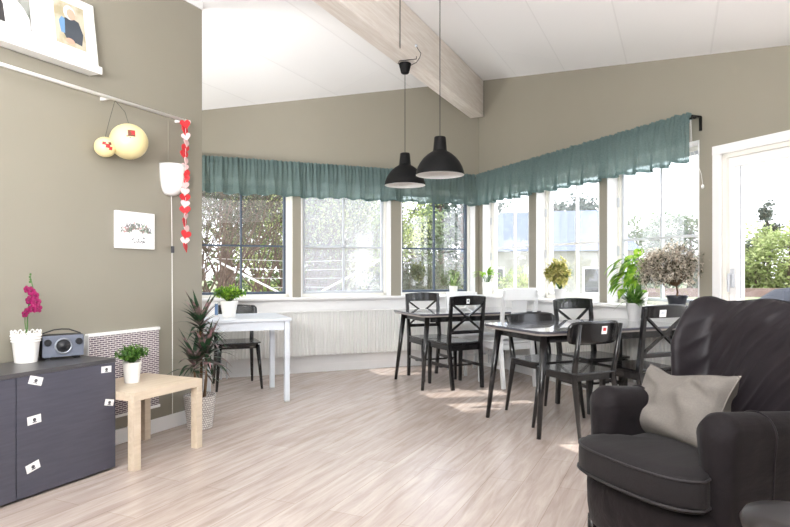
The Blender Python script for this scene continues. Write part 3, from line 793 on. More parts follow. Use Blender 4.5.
# small plant in pot on birch table
def leafy_pot(name, label, loc, r0, r1, h, potm, leafm, kind, size, n, seed, sx=1.0, group=None):
    rr = random.Random(seed)
    o = thing(name, label, 'plant', loc, 0, group); BORG[0] = Vector(loc)
    f = MB(); pot(f, r0, r1, h); f.build('pot', M[potm], o)
    f = MB(); f.lathe([(.001, h*.87), (r1-.006, h*.865)], seg=24); f.build('soil', M['soil'], o)
    f = MB(); g = MB(); top = Vector((0, 0, h*.86))
    if kind == 'grass':
        for i in range(n):
            a = rr.uniform(0, 2*PI); t = rr.uniform(.15, 1.0)
            d = Vector((math.cos(a)*t, math.sin(a)*t, 1.1-.5*t)); p = top + Vector((math.cos(a), math.sin(a), 0))*r1*.5*rr.random()
            f.blade(p, d, None, size*rr.uniform(.7, 1.1), size*.07+.004, droop=rr.uniform(.5, 1.5)*t+.1, n=5)
    elif kind == 'strap':
        for i in range(n):
            a = rr.uniform(0, 2*PI); t = rr.uniform(.4, 1.0); p = top + Vector((math.cos(a), math.sin(a), 0))*r1*.3
            q = p + Vector((math.cos(a)*.05*t, math.sin(a)*.05*t, size*rr.uniform(.3, .6))); g.tube([p, q], .002, 4)
            f.blade(q, Vector((math.cos(a)*t, math.sin(a)*t, .55)), None, size*rr.uniform(.55, .85), size*.17, droop=rr.uniform(.9, 1.9), n=6, wp=.6)
        g.build('stem', M['stem'], o)
    elif kind == 'bushy':
        for i in range(n//14):
            a = rr.uniform(0, 2*PI); t = rr.random()**.5
            end = top + Vector((math.cos(a)*size*t*sx, math.sin(a)*size*t*sx, size*(.35+.8*(1-t*t*.7)*rr.uniform(.6, 1))))
            mid = (top+end)/2 + Vector((0, 0, size*.12)); g.tube([top, mid, end], .0015, 4)
            for k in range(14):
                u = rr.uniform(.35, 1.05); p = top.lerp(mid, u*2) if u < .5 else mid.lerp(end, u*2-1)
                d = Vector((rr.gauss(0, 1), rr.gauss(0, 1), rr.gauss(.3, .8))); f.blade(p, d, None, size*.26*rr.uniform(.7, 1.1), size*.13, droop=.4, n=3)
        g.build('stem', M['stem'], o)
    elif kind == 'fronds':
        for i in range(n):
            a = rr.uniform(0, 2*PI); t = rr.uniform(.3, 1.0)
            d = Vector((math.cos(a)*t, math.sin(a)*t, 1.2-.4*t)).normalized(); L_ = size*rr.uniform(.7, 1.1); p = top.copy(); pts = [p.copy()]
            for k in range(8):
                d = (d + Vector((0, 0, -.14*t))).normalized(); p = p + d*L_/8; pts.append(p.copy())
                sd = d.cross(Vector((0, 0, 1))).normalized()
                for q in (-1, 1): f.blade(p, (sd*q + d*.6), None, L_*.30*(1.2-k/9), L_*.10, droop=.3, n=3)
            g.tube(pts, .0016, 4)
        g.build('stem', M['stem'], o)
    fo = f.build('foliage', M[leafm], o, smooth=True, recalc=False)
    return o
p1 = from_px(132, 382.5, .45); p1.z = .4505
leafy_pot('potted_plant', 'small bushy green plant in a white pot on the birch side table', p1, .043, .056, .13, 'ceramic', 'leaf', 'bushy', .115, 900, 3)
p2 = from_px(229, 317.0, .74); p2.z = .7405
leafy_pot('potted_plant', 'bright green leafy plant in white pot on small white table', p2, .055, .078, .145, 'ceramic', 'leaflight', 'bushy', .145, 1300, 5)
# small blue and white box beside it
f = MB(); f.box((0, 0, .065), (.10, .03, .13), bev=.003); bx = f.build('picture_box', M['card'], None)
p = from_px(214, 317.5, .74); bx.location = (p.x-.03, p.y+.05, .7405); bx.rotation_euler = (0, 0, R(15)); tag(bx, 'white card box with blue side beside the plant on the small white table', 'box')
g = MB(); g.box((.035, -.0165, .068), (.028, .002, .10)); g.build('blue_panel', mat('blue_print', rgb(90, 120, 160), .5), bx)

# dracaena in basket
dc = MLF @ Vector((3.435, -.185, 0))
BORG[0] = Vector(dc)
o = thing('dracaena', 'tall dracaena with reddish green leaves in a woven white basket by the left wall', 'plant', dc, 0)
f = MB(); f.lathe([(.001, 0), (.088, 0), (.115, .235), (.110, .237), (.104, .2), (.001, .2)], seg=36); bk = f.build('basket', M['basket'], o)
f = MB(); f.tube([(.112*math.cos(a*PI/18), .112*math.sin(a*PI/18), .236+.002*(a % 2)) for a in range(37)], .006, 6); f.build('basket_rim', M['basket'], bk)
f = MB(); f.lathe([(.001, .205), (.103, .203)], seg=24); f.build('soil', M['soil'], o)
canes = [((.0, .02), (-.005, .02, .71)), ((.03, 0), (.045, .0, .50)), ((-.03, -.02), (-.035, -.02, .43))]
for (x, y), e in canes:
    f = MB(); f.tube([(x, y, .2), ((x+e[0])/2+.008, (y+e[1])/2, (.2+e[2])/2), e], [.012, .010, .008], 8); f.build('cane', M['wood_stem'], o, smooth=True)
    f = MB(); rr = random.Random(int(e[2]*100))
    for i in range(52):
        a = rr.uniform(0, 2*PI); t = (i/52)
        d = Vector((math.cos(a), math.sin(a), 1.9*t+.15)); f.blade((e[0], e[1], e[2]-.03+.12*t), d, None, rr.uniform(.20, .28), .036, droop=rr.uniform(.9, 2.0)*(1.15-t), n=7, wp=.5)
    f.build('leaf_tuft', M['leafdrac'], o, smooth=True, recalc=False)

# ------------------------------------------------------------------ things on the left wall
o = thing('wall_rail', 'long white horizontal rail mounted high on left wall', 'rail', mtx=MLF @ Matrix.Translation((2.0, -.08, 2.262)))
f = MB(); f.tube([(-1.6, 0, 0), (1.43, 0, 0)], .011, 12); f.build('rail', M['plastic'], o, smooth=True)
for x in (-.4, .74, 1.38):
    f = MB(); f.box((x, .04, 0), (.016, .08, .022), bev=.003); f.build('bracket', M['plastic'], o)
f = MB(); f.ell((1.435, 0, 0), (.014, .014, .014), 12, 8); f.build('end_cap', M['plastic'], o)
# picture ledge
o = thing('picture_ledge', 'white picture ledge high on the left wall carrying two frames', 'shelf', mtx=MLF @ Matrix.Translation((2.08, 0, 2.385)))
f = MB(); f.box((0, -.057, .008), (1.15, .114, .016)); f.box((0, -.006, .035), (1.15, .012, .07)); f.build('shelf', M['plastic'], o, bevel=.002)
f = MB(); f.box((0, -.112, .016), (1.15, .01, .045), bev=.002); f.build('lip', M['plastic'], o)
def photo_frame(e, label, person):
    m0 = MLF @ Matrix.Translation((e, -.085, 2.4012)) @ Matrix.Rotation(R(-7.5), 4, 'X')
    o = thing('photo_frame', label, 'picture frame', mtx=m0, group='white framed photographs on the ledge')
    w, h = .343, .42; f = MB()
    for x in (-w/2+.011, w/2-.011): f.box((x, 0, h/2), (.022, .022, h))
    for z in (.011, h-.011): f.box((0, 0, z), (w-.044, .022, .022))
    f.build('frame', M['plastic'], o, bevel=.002)
    f = MB(); f.box((0, .002, h/2), (w-.044, .006, h-.044)); f.build('mount', M['card'], o)
    pw, ph, pz = .20, .27, .235
    f = MB(); f.box((0, -.002, pz), (pw, .002, ph)); pr = f.build('print', photo_bg[person], o)
    def shp(poly, m_, y):
        g = MB(); g.prism(poly, y-.0006, y); g.build('printed_shape', m_, pr)
    def oval(cx, cz, a, b, n=18, y=-.0042): return [(cx+a*math.cos(2*PI*i/n), cz+b*math.sin(2*PI*i/n)) for i in range(n)]
    sk = mat('printed_skin', rgb(205, 165, 145), .6)
    if person == 0:
        shp([(-.098, .102), (.094, .102), (.09, .17), (.06, .22), (.02, .255), (-.03, .255), (-.07, .235), (-.098, .2)], mat('printed_white_shirt', rgb(226, 224, 224), .6), -.0036)
        shp([(-.098, .102), (-.05, .102), (-.055, .20), (-.075, .25), (-.098, .26)], mat('printed_dark', rgb(58, 56, 58), .6), -.0042)
        shp(oval(.012, .31, .034, .045), mat('printed_hair', rgb(96, 76, 66), .6), -.0042); shp(oval(.014, .297, .026, .036), sk, -.0048)
    else:
        shp([(-.03, .14), (.07, .125), (.085, .2), (.06, .27), (.0, .285), (-.05, .26), (-.065, .2)], mat('printed_grey_jumper', rgb(70, 76, 84), .6), -.0036)
        shp([(-.065, .17), (-.04, .17), (-.035, .26), (-.055, .27), (-.075, .24)], mat('printed_blue', rgb(110, 150, 190), .6), -.0042)
        shp(oval(.0, .31, .04, .044), mat('printed_cap', rgb(225, 222, 220), .6), -.0042); shp(oval(.01, .302, .028, .033), sk, -.0048)
        shp(oval(-.01, .13, .03, .018), sk, -.0048)
photo_bg = [two_tone('photo_background_grey', rgb(104, 108, 100), rgb(150, 152, 146), 9), two_tone('photo_background_sand', rgb(168, 158, 130), rgb(198, 190, 170), 9)]
photo_frame(2.478, 'white framed photo of a person in a grey jumper, at the ledge end', 1)
photo_frame(2.128, 'white framed photo of a person in a white shirt, on the ledge beside another frame', 0)
# canvas
o = thing('canvas_picture', 'small white canvas with a faint floral drawing on the left wall', 'picture', mtx=MLF @ Matrix.Translation((2.998, -.002, 1.429)))
f = MB(); f.box((0, -.012, 0), (.325, .022, .25), bev=.002); f.build('canvas', M['card'], o)
cols = [mat('ink_green', rgb(150, 168, 150), .7), mat('ink_grey', rgb(130, 132, 138), .7), mat('ink_rose', rgb(206, 160, 160), .7)]
for ci, m_ in enumerate(cols):
    f = MB(); rr = random.Random(ci+40)
    for i in range(60 if ci < 2 else 26):
        a = rr.uniform(-.1, PI+.1); rad = rr.uniform(.35, 1.1); cx = .12*math.cos(a)*rad; cz_ = -.01+.055*math.sin(a)*rad
        if ci == 1 and i > 48: cx = rr.uniform(-.03, .08); cz_ = rr.uniform(-.085, -.05)
        th = rr.uniform(0, PI); l = rr.uniform(.008, .018); w_ = .0045
        c_, s_ = math.cos(th), math.sin(th)
        f.prism([(cx+c_*l, cz_+s_*l), (cx-s_*w_, cz_+c_*w_), (cx-c_*l, cz_-s_*l), (cx+s_*w_, cz_-c_*w_)], -.0238, -.0232)
    f.build('drawing', m_, o)
# lanterns / balloons
def balloon(e, off, z, r, label, prints):
    o = thing('balloon', label, 'balloon', LW(e, off, z), R(65), 'pale yellow balloons on the rail')
    f = MB(); f.ell((0, 0, 0), (r, r, r*.97), 32, 20); f.build('ball', M['balloon'], o, smooth=True)
    cam = (Vector((0, 0, H)) - LW(e, off, z)); loc = Matrix.Rotation(R(-65), 4, 'Z') @ cam; loc.normalize()
    rt = Vector((0, 0, 1)).cross(loc).normalized(); up = loc.cross(rt)
    for (a, b, s, m_) in prints:
        d = (loc + rt*a + up*b).normalized(); f = MB()
        t1 = d.orthogonal().normalized(); t2 = d.cross(t1); vs = [d*(r*1.012)]; n = 12
        for k in range(n):
            aa = 2*PI*k/n; rad_ = s*(1+.25*math.cos(4*aa)); vs.append((d*r + (t1*math.cos(aa)+t2*math.sin(aa))*rad_).normalized()*(r*1.008))
        f.add(vs, [(0, 1+k, 1+(k+1) % n) for k in range(n)]); f.build('printed_flower', M[m_], o, recalc=False)
    f = MB(); dx = 2.78-e; f.tube([(0, 0, r*.95), (dx*.5, 0, (r*.95+2.255-z)/2), (dx, (off-.08), 2.254-z)], .0013, 5); f.build('string', M['cable'], o)
    return o
balloon(2.84, .135, 1.995, .119, 'large pale yellow balloon with a printed brown flower, hanging from wall rail', [(.16, .52, .026, 'brownprint'), (.24, .56, .014, 'red'), (-.08, .3, .005, 'brownprint'), (.22, .36, .005, 'brownprint'), (.08, .22, .004, 'brownprint')])
balloon(2.71, .075, 1.94, .066, 'small pale yellow balloon with red printed flowers, next to the larger balloon', [(.25, .15, .015, 'red'), (-.1, .4, .012, 'red'), (.5, .45, .011, 'brownprint'), (.55, -.1, .012, 'red')])
# sconce
o = thing('wall_lamp', 'white half dome wall lamp with a cord and switch on the left wall', 'lamp', mtx=MLF @ Matrix.Translation((3.325, 0, 1.93)))
f = MB(); n = 14; vs = []; fs = []; prof = [(math.cos(PI/2*i/16)**.5 if i < 16 else .03, -math.sin(PI/2*i/16)) for i in range(17)]
for r_, z_ in prof:
    for k in range(n+1):
        a = PI + PI*k/n; vs.append((.10*r_*math.cos(a), .115*r_*math.sin(a), .225*z_))
for i in range(len(prof)-1):
    for k in range(n): q = i*(n+1)+k; fs.append((q, q+1, q+n+2, q+n+1))
f.add(vs, fs); f.build('lamp_shade', M['plastic'], o, smooth=True, solid=.003)
f = MB(); f.box((0, -.01, -.08), (.06, .02, .10), bev=.004); f.build('wall_plate', M['plastic'], o)
f = MB(); f.tube([(.0, -.01, -.12), (.01, -.008, -.3), (.015, -.006, -.5), (.02, -.006, -1.25), (.02, -.006, -1.86)], .003, 6); cd = f.build('cord', M['plastic'], o)
f = MB(); f.box((.016, -.012, -.62), (.02, .016, .05), bev=.004); f.build('switch', M['mark'], cd)
f = MB(); f.tube([(-.02, -.006, -.01), (-.02, -.006, .32)], .004, 6); f.build('upper_cord', M['wall'], o)
# heart garland
o = thing('heart_garland', 'garland of red and pale pink paper hearts hanging from rail end', 'garland', LW(3.375, .105, 2.25), R(65-12))
def heart(s):
    pts = []
    for i in range(20):
        t = 2*PI*i/20; pts.append((s*.0625*16*math.sin(t)**3, s*.0625*(13*math.cos(t)-5*math.cos(2*t)-2*math.cos(3*t)-math.cos(4*t))))
    return pts
n = 21; f = MB(); f.tube([(0, 0, .02), (0, 0, -.9)], .0012, 5); f.build('string', M['plastic'], o)
rr = random.Random(4)
for i in range(n):
    red = (i//2) % 2 == 0 if i < 12 else i % 2 == 0
    s = .040 if red else .033
    mt = Matrix.Translation((rr.uniform(-.012, .012), rr.uniform(-.008, .008), -.02-.90*i/(n-1))) @ Matrix.Rotation(rr.uniform(-.7, .7), 4, 'Z') @ Matrix.Rotation(rr.uniform(-.3, .3), 4, 'Y') @ Matrix.Rotation(rr.uniform(-.3, .3), 4, 'X')
    f = MB(); f.prism(heart(s), -.003, .003, mtx=mt); f.build('heart', M['red' if red else 'pink'], o)
# ------------------------------------------------------------------ plants by the right windows
def sillp(s, y=-.02): return MRT @ Vector((s, y, SILL+.029))
def spx(x, y=-.0):   # point on right sill under picture column x
    r = (x-395)/F; d = MRT.to_3x3() @ Vector((1, 0, 0)); b0 = MRT @ Vector((0, y, 0))
    s = (r*b0.y - b0.x)/(d.x - r*d.y); return MRT @ Vector((s, y, SILL+.0285))
leafy_pot('potted_plant', 'light green leafy plant in a white pot on sill in the window corner', spx(487, -.03), .05, .062, .16, 'ceramic', 'leaflight', 'strap', .24, 34, 21)
leafy_pot('potted_plant', 'pale fern on the back window sill near the corner', MBK @ Vector((-.36, .02, SILL+.0285)), .045, .055, .11, 'ceramic', 'leafpale', 'grass', .24, 60, 25)
leafy_pot('potted_plant', 'yellow green plant in grey pot on the sill of middle right window', spx(560, .03), .045, .06, .11, 'greypot', 'leafyellow', 'bushy', .31, 1500, 23, .5)
# small-leaved tree in black pot
tp = spx(677, .0)
BORG[0] = Vector(tp)
o = thing('bonsai_tree', 'bushy potted tree with pale variegated leaves in black pot on the right sill', 'plant', tp, 0)
f = MB(); pot(f, .06, .078, .095); f.lathe([(.078, .08), (.084, .08), (.084, .097), (.078, .097)], seg=36); f.build('pot', M['darkpot'], o)
f = MB(); f.lathe([(.001, .083), (.072, .082)], seg=24); f.build('soil', M['soil'], o)
f = MB(); g = MB(); rr = random.Random(9)
g.tube([(0, 0, .08), (.005, 0, .13), (-.005, .0, .17)], [.009, .008, .007], 8)
for i in range(120):
    a = rr.uniform(0, 2*PI); ct = rr.uniform(-.5, 1); st = math.sqrt(1-min(1, ct*ct)); rad = rr.uniform(.55, 1)
    # canopy spreads along the sill (local x,y rotated to the wall)
    d = Vector((math.cos(R(-67.5))*math.cos(a)*st*.30 - math.sin(R(-67.5))*math.sin(a)*st*.17, math.sin(R(-67.5))*math.cos(a)*st*.30 + math.cos(R(-67.5))*math.sin(a)*st*.17, ct*.20))*rad
    e = Vector((-.04, .0, .31)) + d - Vector((.03, .015, 0)); b0 = Vector((-.005, 0, .17)); mid = b0.lerp(e, .5) + Vector((0, 0, .02)); g.tube([b0, mid, e], [.004, .0025, .001], 4)
    for k in range(30):
        q = e + Vector((rr.gauss(0, .028), rr.gauss(0, .028), rr.gauss(0, .024))); f.blade(q, (rr.gauss(0, 1), rr.gauss(0, 1), rr.gauss(0, .7)), None, .042, .026, droop=.6, n=2)
g.build('stem', M['wood_stem'], o); f.build('foliage', M['leafvar'], o, recalc=False)
# broad leaved climbing plant
bp_ = spx(641, -.02)
BORG[0] = Vector(bp_)
o = thing('potted_plant', 'broad leaved bright green plant in white pot on sill left of the variegated tree', 'plant', bp_, 0)
f = MB(); pot(f, .045, .058, .11); f.build('pot', M['ceramic'], o)
g = MB(); f = MB(); rr = random.Random(31)
for i in range(26):
    a = rr.uniform(0, 2*PI); t = rr.uniform(.35, 1); base = Vector((0, 0, .1)); d = Vector((math.cos(a)*.13*t-.06, math.sin(a)*.08*t+.02, rr.uniform(.08, .36)))
    e = base + d; g.tube([base, base+Vector((d.x*.3, d.y*.3, d.z*.7)), e], .0022, 5)
    for k in range(2): f.blade(e - Vector((0, 0, .05*k)), (d.x*4+rr.gauss(-.4, .4), d.y*4+rr.gauss(0, .4), .15), None, rr.uniform(.14, .20), .085, droop=rr.uniform(1.4, 2.6), n=6, wp=.6)
g.build('stem', M['stem'], o); f.build('foliage', M['leaflight'], o, smooth=True, recalc=False)
# plant on the dining table
pp = from_px(634, 321, .74); pp.z = .7405
leafy_pot('potted_plant', 'small grassy plant in a pale grey pot standing on the nearer dining table', pp, .045, .066, .15, 'greypot', 'leaf', 'grass', .21, 130, 33)

# ------------------------------------------------------------------ armchair
AC = Vector((1.223, 2.402, 0)) ; AR = R(-66)
ac = thing('armchair', 'high backed armchair in a wrinkled charcoal loose cover in the right foreground', 'armchair', AC, AR)
def loft(mbd, rings, closed=True, capends=True):
    n = len(rings[0]); vs = [v for r_ in rings for v in r_]; fs = []
    for i in range(len(rings)-1):
        for k in range(n if closed else n-1):
            k2 = (k+1) % n; fs.append((i*n+k, i*n+k2, (i+1)*n+k2, (i+1)*n+k))
    if capends: fs.append(tuple(reversed(range(n)))); fs.append(tuple((len(rings)-1)*n+k for k in range(n)))
    mbd.add(vs, fs)
def nz3(p, s=1.0, a=1.0): return noise.noise(Vector(p)*s)*a
# body under the seat
f = MB(); rings = []
for z, g_ in ((.13, -.012), (.15, .0), (.22, .008), (.30, .01), (.335, .0), (.345, -.02)):
    ring = []
    for i in range(48):
        a = 2*PI*i/48; c_, s_ = math.cos(a), math.sin(a); p = 5
        k = (abs(c_)**p + abs(s_)**p)**(-1/p)
        x = (.298+g_)*c_*k; y = (.385+g_)*s_*k*1.0 + .01
        if y < 0: y -= .035*(1-(x/.36)**2)
        ring.append((x, y, z))
    rings.append(ring)
loft(f, rings); f.build('body', M['arm_fabric'], ac, smooth=True)
# seat cushion (T shaped, front swelling)
f = MB(); rings = []
def seat_outline(s, i, n=72):
    a = 2*PI*i/n; c_, s_n = math.cos(a), math.sin(a); p = 6
    k = (abs(c_)**p + abs(s_n)**p)**(-1/p); x = c_*k; y = s_n*k
    wide = .308 if y < -.74 else (.212 + (.308-.212)*max(0, min(1, (-.50-y)/.24)))
    X = wide*x*s; Y = (.33*y - .085)*1.0
    if y < 0: Y -= .04*(1-x*x)*abs(y)
    Y = -.085 + (Y+.085)*s
    return X, Y
for z, s in ((.335, .93), (.345, .985), (.37, 1.0), (.43, 1.0), (.455, .985), (.468, .94), (.476, .80), (.481, .5), (.483, .2)):
    rings.append([(*seat_outline(s, i), z + (0.006*noise.noise(Vector((seat_outline(s, i)[0]*9, seat_outline(s, i)[1]*9, 0))) if z > .45 else 0)) for i in range(72)])
loft(f, rings); sc_ = f.build('seat_cushion', M['arm_seat'], ac, smooth=True)
f = MB()
for z in (.356, .452):
    f.tube([(*seat_outline(1.006 if z < .4 else .995, i % 72), z) for i in range(73)], .0045, 6, cap=False)
f.build('piping', M['piping'], sc_, smooth=True)
# arms
def arm(sx):
    f = MB(); rings = []
    N = 28
    for j in range(26):
        t = j/25; y = -.305 + t*.67
        endk = math.sqrt(max(0, 1-(1-min(1, t/.09))**2)) if t < .09 else 1.0
        rise = .672 - .06*t
        flare = .012*(1-t)
        ring = []
        for i in range(N):
            a = 2*PI*i/N; c_, s_n = math.cos(a), math.sin(a)
            w_ = .074*(.25+.75*endk)
            if s_n >= 0:
                z = rise - .075 + .075*s_n*(.35+.65*endk) - (1-endk)*.05; x = c_*w_*(1.0)
            else:
                z = rise - .075 - (1-endk)*.05 + s_n*(rise-.075-.16); x = c_**1*(w_ - .016*abs(s_n)) if abs(c_) > .0 else 0
                k = min(1, abs(c_)*3); x = math.copysign((w_-.018*abs(s_n)**.5)*k, c_)
            yy = y - (0.0)
            wr = .007*noise.noise(Vector((x*10, y*14, z*5+sx))) + .004*math.sin((z*38 + y*40))*noise.noise(Vector((y*5, z*4, sx)))
            ring.append((sx*(.256 + flare) + x + math.copysign(wr, c_), yy, z))
        rings.append(ring)
    loft(f, rings); o_ = f.build('armrest', M['arm_fabric'], ac, smooth=True)
    q = rings[9]; c_ = sum((Vector(p) for p in q), Vector())/len(q); g = MB()
    g.tube([c_ + (Vector(p)-c_)*1.012 for p in q + [q[0]]], .004, 6, cap=False); g.build('seam', M['arm_back'], o_, smooth=True)
    return o_
for sx in (-1, 1): arm(sx)
# back with wings, folds in the loose cover
f = MB(); nu, nv = 120, 64; vs = []; fs = []
def backpt(u, v, front):
    # u -1..1 across, v 0..1 up
    hw_ = .275 + .05*v
    z = .30 + v*(.72 - .03*abs(u)**12 + .012*math.exp(-((abs(u)-.8)/.12)**2) + .012*math.cos(u*PI*2))
    x = u*hw_
    lean = .27 + .125*v
    wing = .17*max(0, (abs(u)-.62)/.38)**1.5 * (1-.55*max(0, v-.75)/.25)*(.8+.2*v)
    th = .075*(1-max(0, (v-.86)/.14)**2*.85) * (1 - .75*max(0, (abs(u)-.86)/.14)**2)
    yc = lean - wing
    y = yc - th if front else yc + th
    if front:
        s_ = x*.82 + z*.57   # diagonal folds running from the top down to the near side
        amp = -.017*min(1, v*1.5+.2)*(1-abs(u)**4)
        d1 = x*30 + z*13
        ph_ = (x - (z-.5)*.72)*46 + 3.0*noise.noise(Vector((x*4, z*3, 1)))
        cr = 1 - abs(math.sin(ph_)); cr2 = 1 - abs(math.sin(ph_*.53+1))
        y += amp*(.9*cr*cr*(.5+.8*noise.noise(Vector((x*7+z*4, z*2, 4)))) + .9*cr2*cr2*(.4+.8*noise.noise(Vector((x*3, z*3, 9))))) + .018*noise.noise(Vector((x*4, z*4, 7)))
    return Vector((x, y, z))
rings = []
for j in range(nv+1):
    v = j/nv; ring = [backpt(-1+2*i/nu, v, True) for i in range(nu+1)] + [backpt(1-2*i/nu, v, False) for i in range(nu+1)]
    rings.append(ring)
loft(f, rings); f.build('backrest', M['arm_back'], ac, smooth=True)
# seam along the side of back
f = MB()
for sx in (-1, 1): f.tube([backpt(sx*.985, v/20, True)*.5 + backpt(sx*.985, v/20, False)*.5 + Vector((sx*.006, 0, 0)) for v in range(21)], .005, 6)
f.build('seam', M['piping'], ac, smooth=True)
for sx in (-1, 1):
    for y, yb in ((-.32, -.335), (.32, .38)):
        f = MB(); f.tube([(sx*.26, y, .14), (sx*.265, yb, 0)], [.024, .014], 10); f.build('leg', M['black'], ac, smooth=True)

# cushion
o = thing('cushion', 'crumpled stone grey cushion lying in the charcoal armchair', 'cushion')
f = MB(); n = 36; top = []; w_, h_ = .235, .165
def cus(u, v, side):
    pin = 1 - .14*(1-abs(u)**2)*abs(v)**3 - (.12*math.exp(-(u+.35)**2*9) if v > 0 else 0)*abs(v)**2; pin2 = 1 - .12*(1-abs(v)**2)*abs(u)**3
    t = (1-u**4)**.55*(1-v**4)**.55 if abs(u) < 1 and abs(v) < 1 else 0
    z = side*.085*t
    if t > 0: z += (.016*noise.noise(Vector((u*2.2+side, v*2.2, 3))) + .014*math.sin(5*u+7*v+3*noise.noise(Vector((u*2, v*2, 1))))*math.exp(-((v-.2)**2)*3) )*t
    if side > 0: z -= .05*math.exp(-((u+.1)**2*5+(v-.95)**2*3))*t
    return (u*w_*pin2, v*h_*pin, z)
for side in (1, -1):
    vs = [cus(-1+2*i/n, -1+2*j/n, side) for i in range(n+1) for j in range(n+1)]
    f.add(vs, [(i*(n+1)+j, (i+1)*(n+1)+j, (i+1)*(n+1)+j+1, i*(n+1)+j+1) if side > 0 else (i*(n+1)+j, i*(n+1)+j+1, (i+1)*(n+1)+j+1, (i+1)*(n+1)+j) for i in range(n) for j in range(n)])
cb = f.build('cover', M['pillow'], o, smooth=True, recalc=False)
f = MB(); ed = [cus(-1+2*i/n, -1, 1) for i in range(n+1)] + [cus(1, -1+2*i/n, 1) for i in range(n+1)] + [cus(1-2*i/n, 1, 1) for i in range(n+1)] + [cus(-1, 1-2*i/n, 1) for i in range(n+1)]
f.tube(ed, .003, 6, cap=False); f.build('seam', M['pillow'], o, smooth=True)
CU = dict(x=-.10, y=-.02, z=.592, lean=62, spin=-6, tilt=3)
mc = frame(AC, -66) @ Matrix.Translation((CU['x'], CU['y'], CU['z'])) @ Matrix.Rotation(R(CU['spin']), 4, 'Z') @ Matrix.Rotation(R(CU['lean']), 4, 'X') @ Matrix.Rotation(R(CU['tilt']), 4, 'Z')
o.matrix_world = mc

# dark rounded stool in the corner of the view
o = thing('stool', 'dark round topped stool in front of the armchair, cut off by photo corner', 'stool', (.985, 1.47, 0), 0)
f = MB(); f.lathe([(.001, .50), (.10, .50), (.125, .51), (.13, .528), (.12, .545), (.08, .553), (.001, .555)], seg=36); f.build('seat', M['blackbrown'], o, smooth=True)
for k in range(4):
    a = R(45+90*k); f = MB(); f.tube([(.13*math.cos(a), .13*math.sin(a), 0), (.08*math.cos(a), .08*math.sin(a), .505)], [.011, .015], 10); f.build('leg', M['blackbrown'], o, smooth=True)

# ------------------------------------------------------------------ outside
GZ = -.9
k = NT('lawn'); tc = k.new('ShaderNodeTexCoord'); nz_ = k.new('ShaderNodeTexNoise', Scale=.8, Detail=8.0); k.link(tc.outputs['Object'], nz_.inputs['Vector'])
rp = k.new('ShaderNodeValToRGB'); rp.color_ramp.elements[0].position = .35; rp.color_ramp.elements[0].color = rgb(78, 96, 50); rp.color_ramp.elements[1].position = .65; rp.color_ramp.elements[1].color = rgb(132, 128, 100)
k.link(nz_.outputs['Fac'], rp.inputs['Fac']); k.link(rp.outputs['Color'], k.b.inputs['Base Color']); k.b.inputs['Roughness'].default_value = .9
M['lawn'] = k.m
mb = MB(); mb.box((10, 55, GZ-.1), (260, 200, .2)); tag(mb.build('lawn', M['lawn']), 'pale green lawn outside the windows', 'ground', kind='structure')
LV = dict(
    sp=two_tone('shrub_leaf_spring', rgb(50, 60, 40), rgb(98, 104, 78), 1.2, .6, .35, .4, .6),
    br=two_tone('shrub_leaf_olive', rgb(52, 57, 42), rgb(100, 97, 84), 1.2, .6, .3, .4, .6),
    bright=two_tone('shrub_leaf_bright', rgb(120, 138, 66), rgb(176, 184, 122), 1.2, .6, .4, .4, .6),
    dark=two_tone('tree_leaf_dark', rgb(44, 54, 48), rgb(72, 84, 72), .6, .7, .2, .4, .6),
    mid=two_tone('tree_leaf_mid', rgb(64, 82, 50), rgb(104, 118, 80), .5, .7, .3, .4, .6),
    bark=mat('bark', rgb(96, 78, 68), .9, noise_amt=.3, nscale=8), barkp=mat('grey_bark', rgb(84, 76, 84), .9, noise_amt=.2, nscale=8))
IBK = MBK.inverted(); IRT = MRT.inverted()
def clear(p): return (IBK @ p).y > .75 or (IRT @ p).y > .75
def branchy(g, tips, p, d, ln, r, depth, rr, spread, org=Vector((0, 0, 0))):
    p = Vector(p); pts = [p.copy()]; dd = Vector(d).normalized()
    for k in range(3):
        dd = (dd + Vector((rr.gauss(0, .12), rr.gauss(0, .12), rr.gauss(.02, .08)))).normalized(); p = p + dd*ln/3; pts.append(p.copy())
    if not all(clear(q + org) for q in pts): return
    g.tube(pts, [r, r*.85, r*.7, r*.55], 5 if depth > 1 else 3, cap=False)
    if depth <= 1: tips.append((pts, r))
    if depth > 0:
        for k in range(rr.choice((2, 3, 3))):
            nd = (dd + Vector((rr.gauss(0, spread), rr.gauss(0, spread), rr.gauss(.05, spread*.6)))).normalized()
            branchy(g, tips, pts[rr.choice((2, 3, 3))], nd, ln*rr.uniform(.6, .85), r*.55, depth-1, rr, spread, org)
def shrub(x, y, h, stems, leafm, nleaf, lsz, label, seed, name='garden_shrub', spread=.40, depth=4, cat='shrub', group='shrubs outside the back windows', lean=.26, bark='bark', r0=.035):
    rr = random.Random(seed); o = thing(name, label, cat, (x, y, GZ), 0, group); g = MB(); tips = []
    for i in range(stems):
        a = rr.uniform(0, 2*PI); branchy(g, tips, (math.cos(a)*.15, math.sin(a)*.15, 0), (math.cos(a)*lean, math.sin(a)*lean, 1), h*.32, r0, depth, rr, spread, Vector((x, y, 0)))
    g.build('branches', LV[bark], o, recalc=False)
    if nleaf:
        f = MB()
        for i in range(nleaf):
            pts, r = rr.choice(tips); q = pts[rr.randrange(4)] + Vector((rr.gauss(0, .10), rr.gauss(0, .10), rr.gauss(0, .10)))*h*.25
            if not clear(q + Vector((x, y, 0))): continue
            a = Vector((rr.gauss(0, 1), rr.gauss(0, 1), rr.gauss(0, 1))).normalized(); b = a.orthogonal().normalized(); s = lsz*rr.uniform(.6, 1.2)
            f.add([q-a*s, q+b*s*.5, q+a*s, q-b*s*.5], [(0, 1, 2, 3)])
        f.build('foliage', LV[leafm], o, recalc=False)
    return o
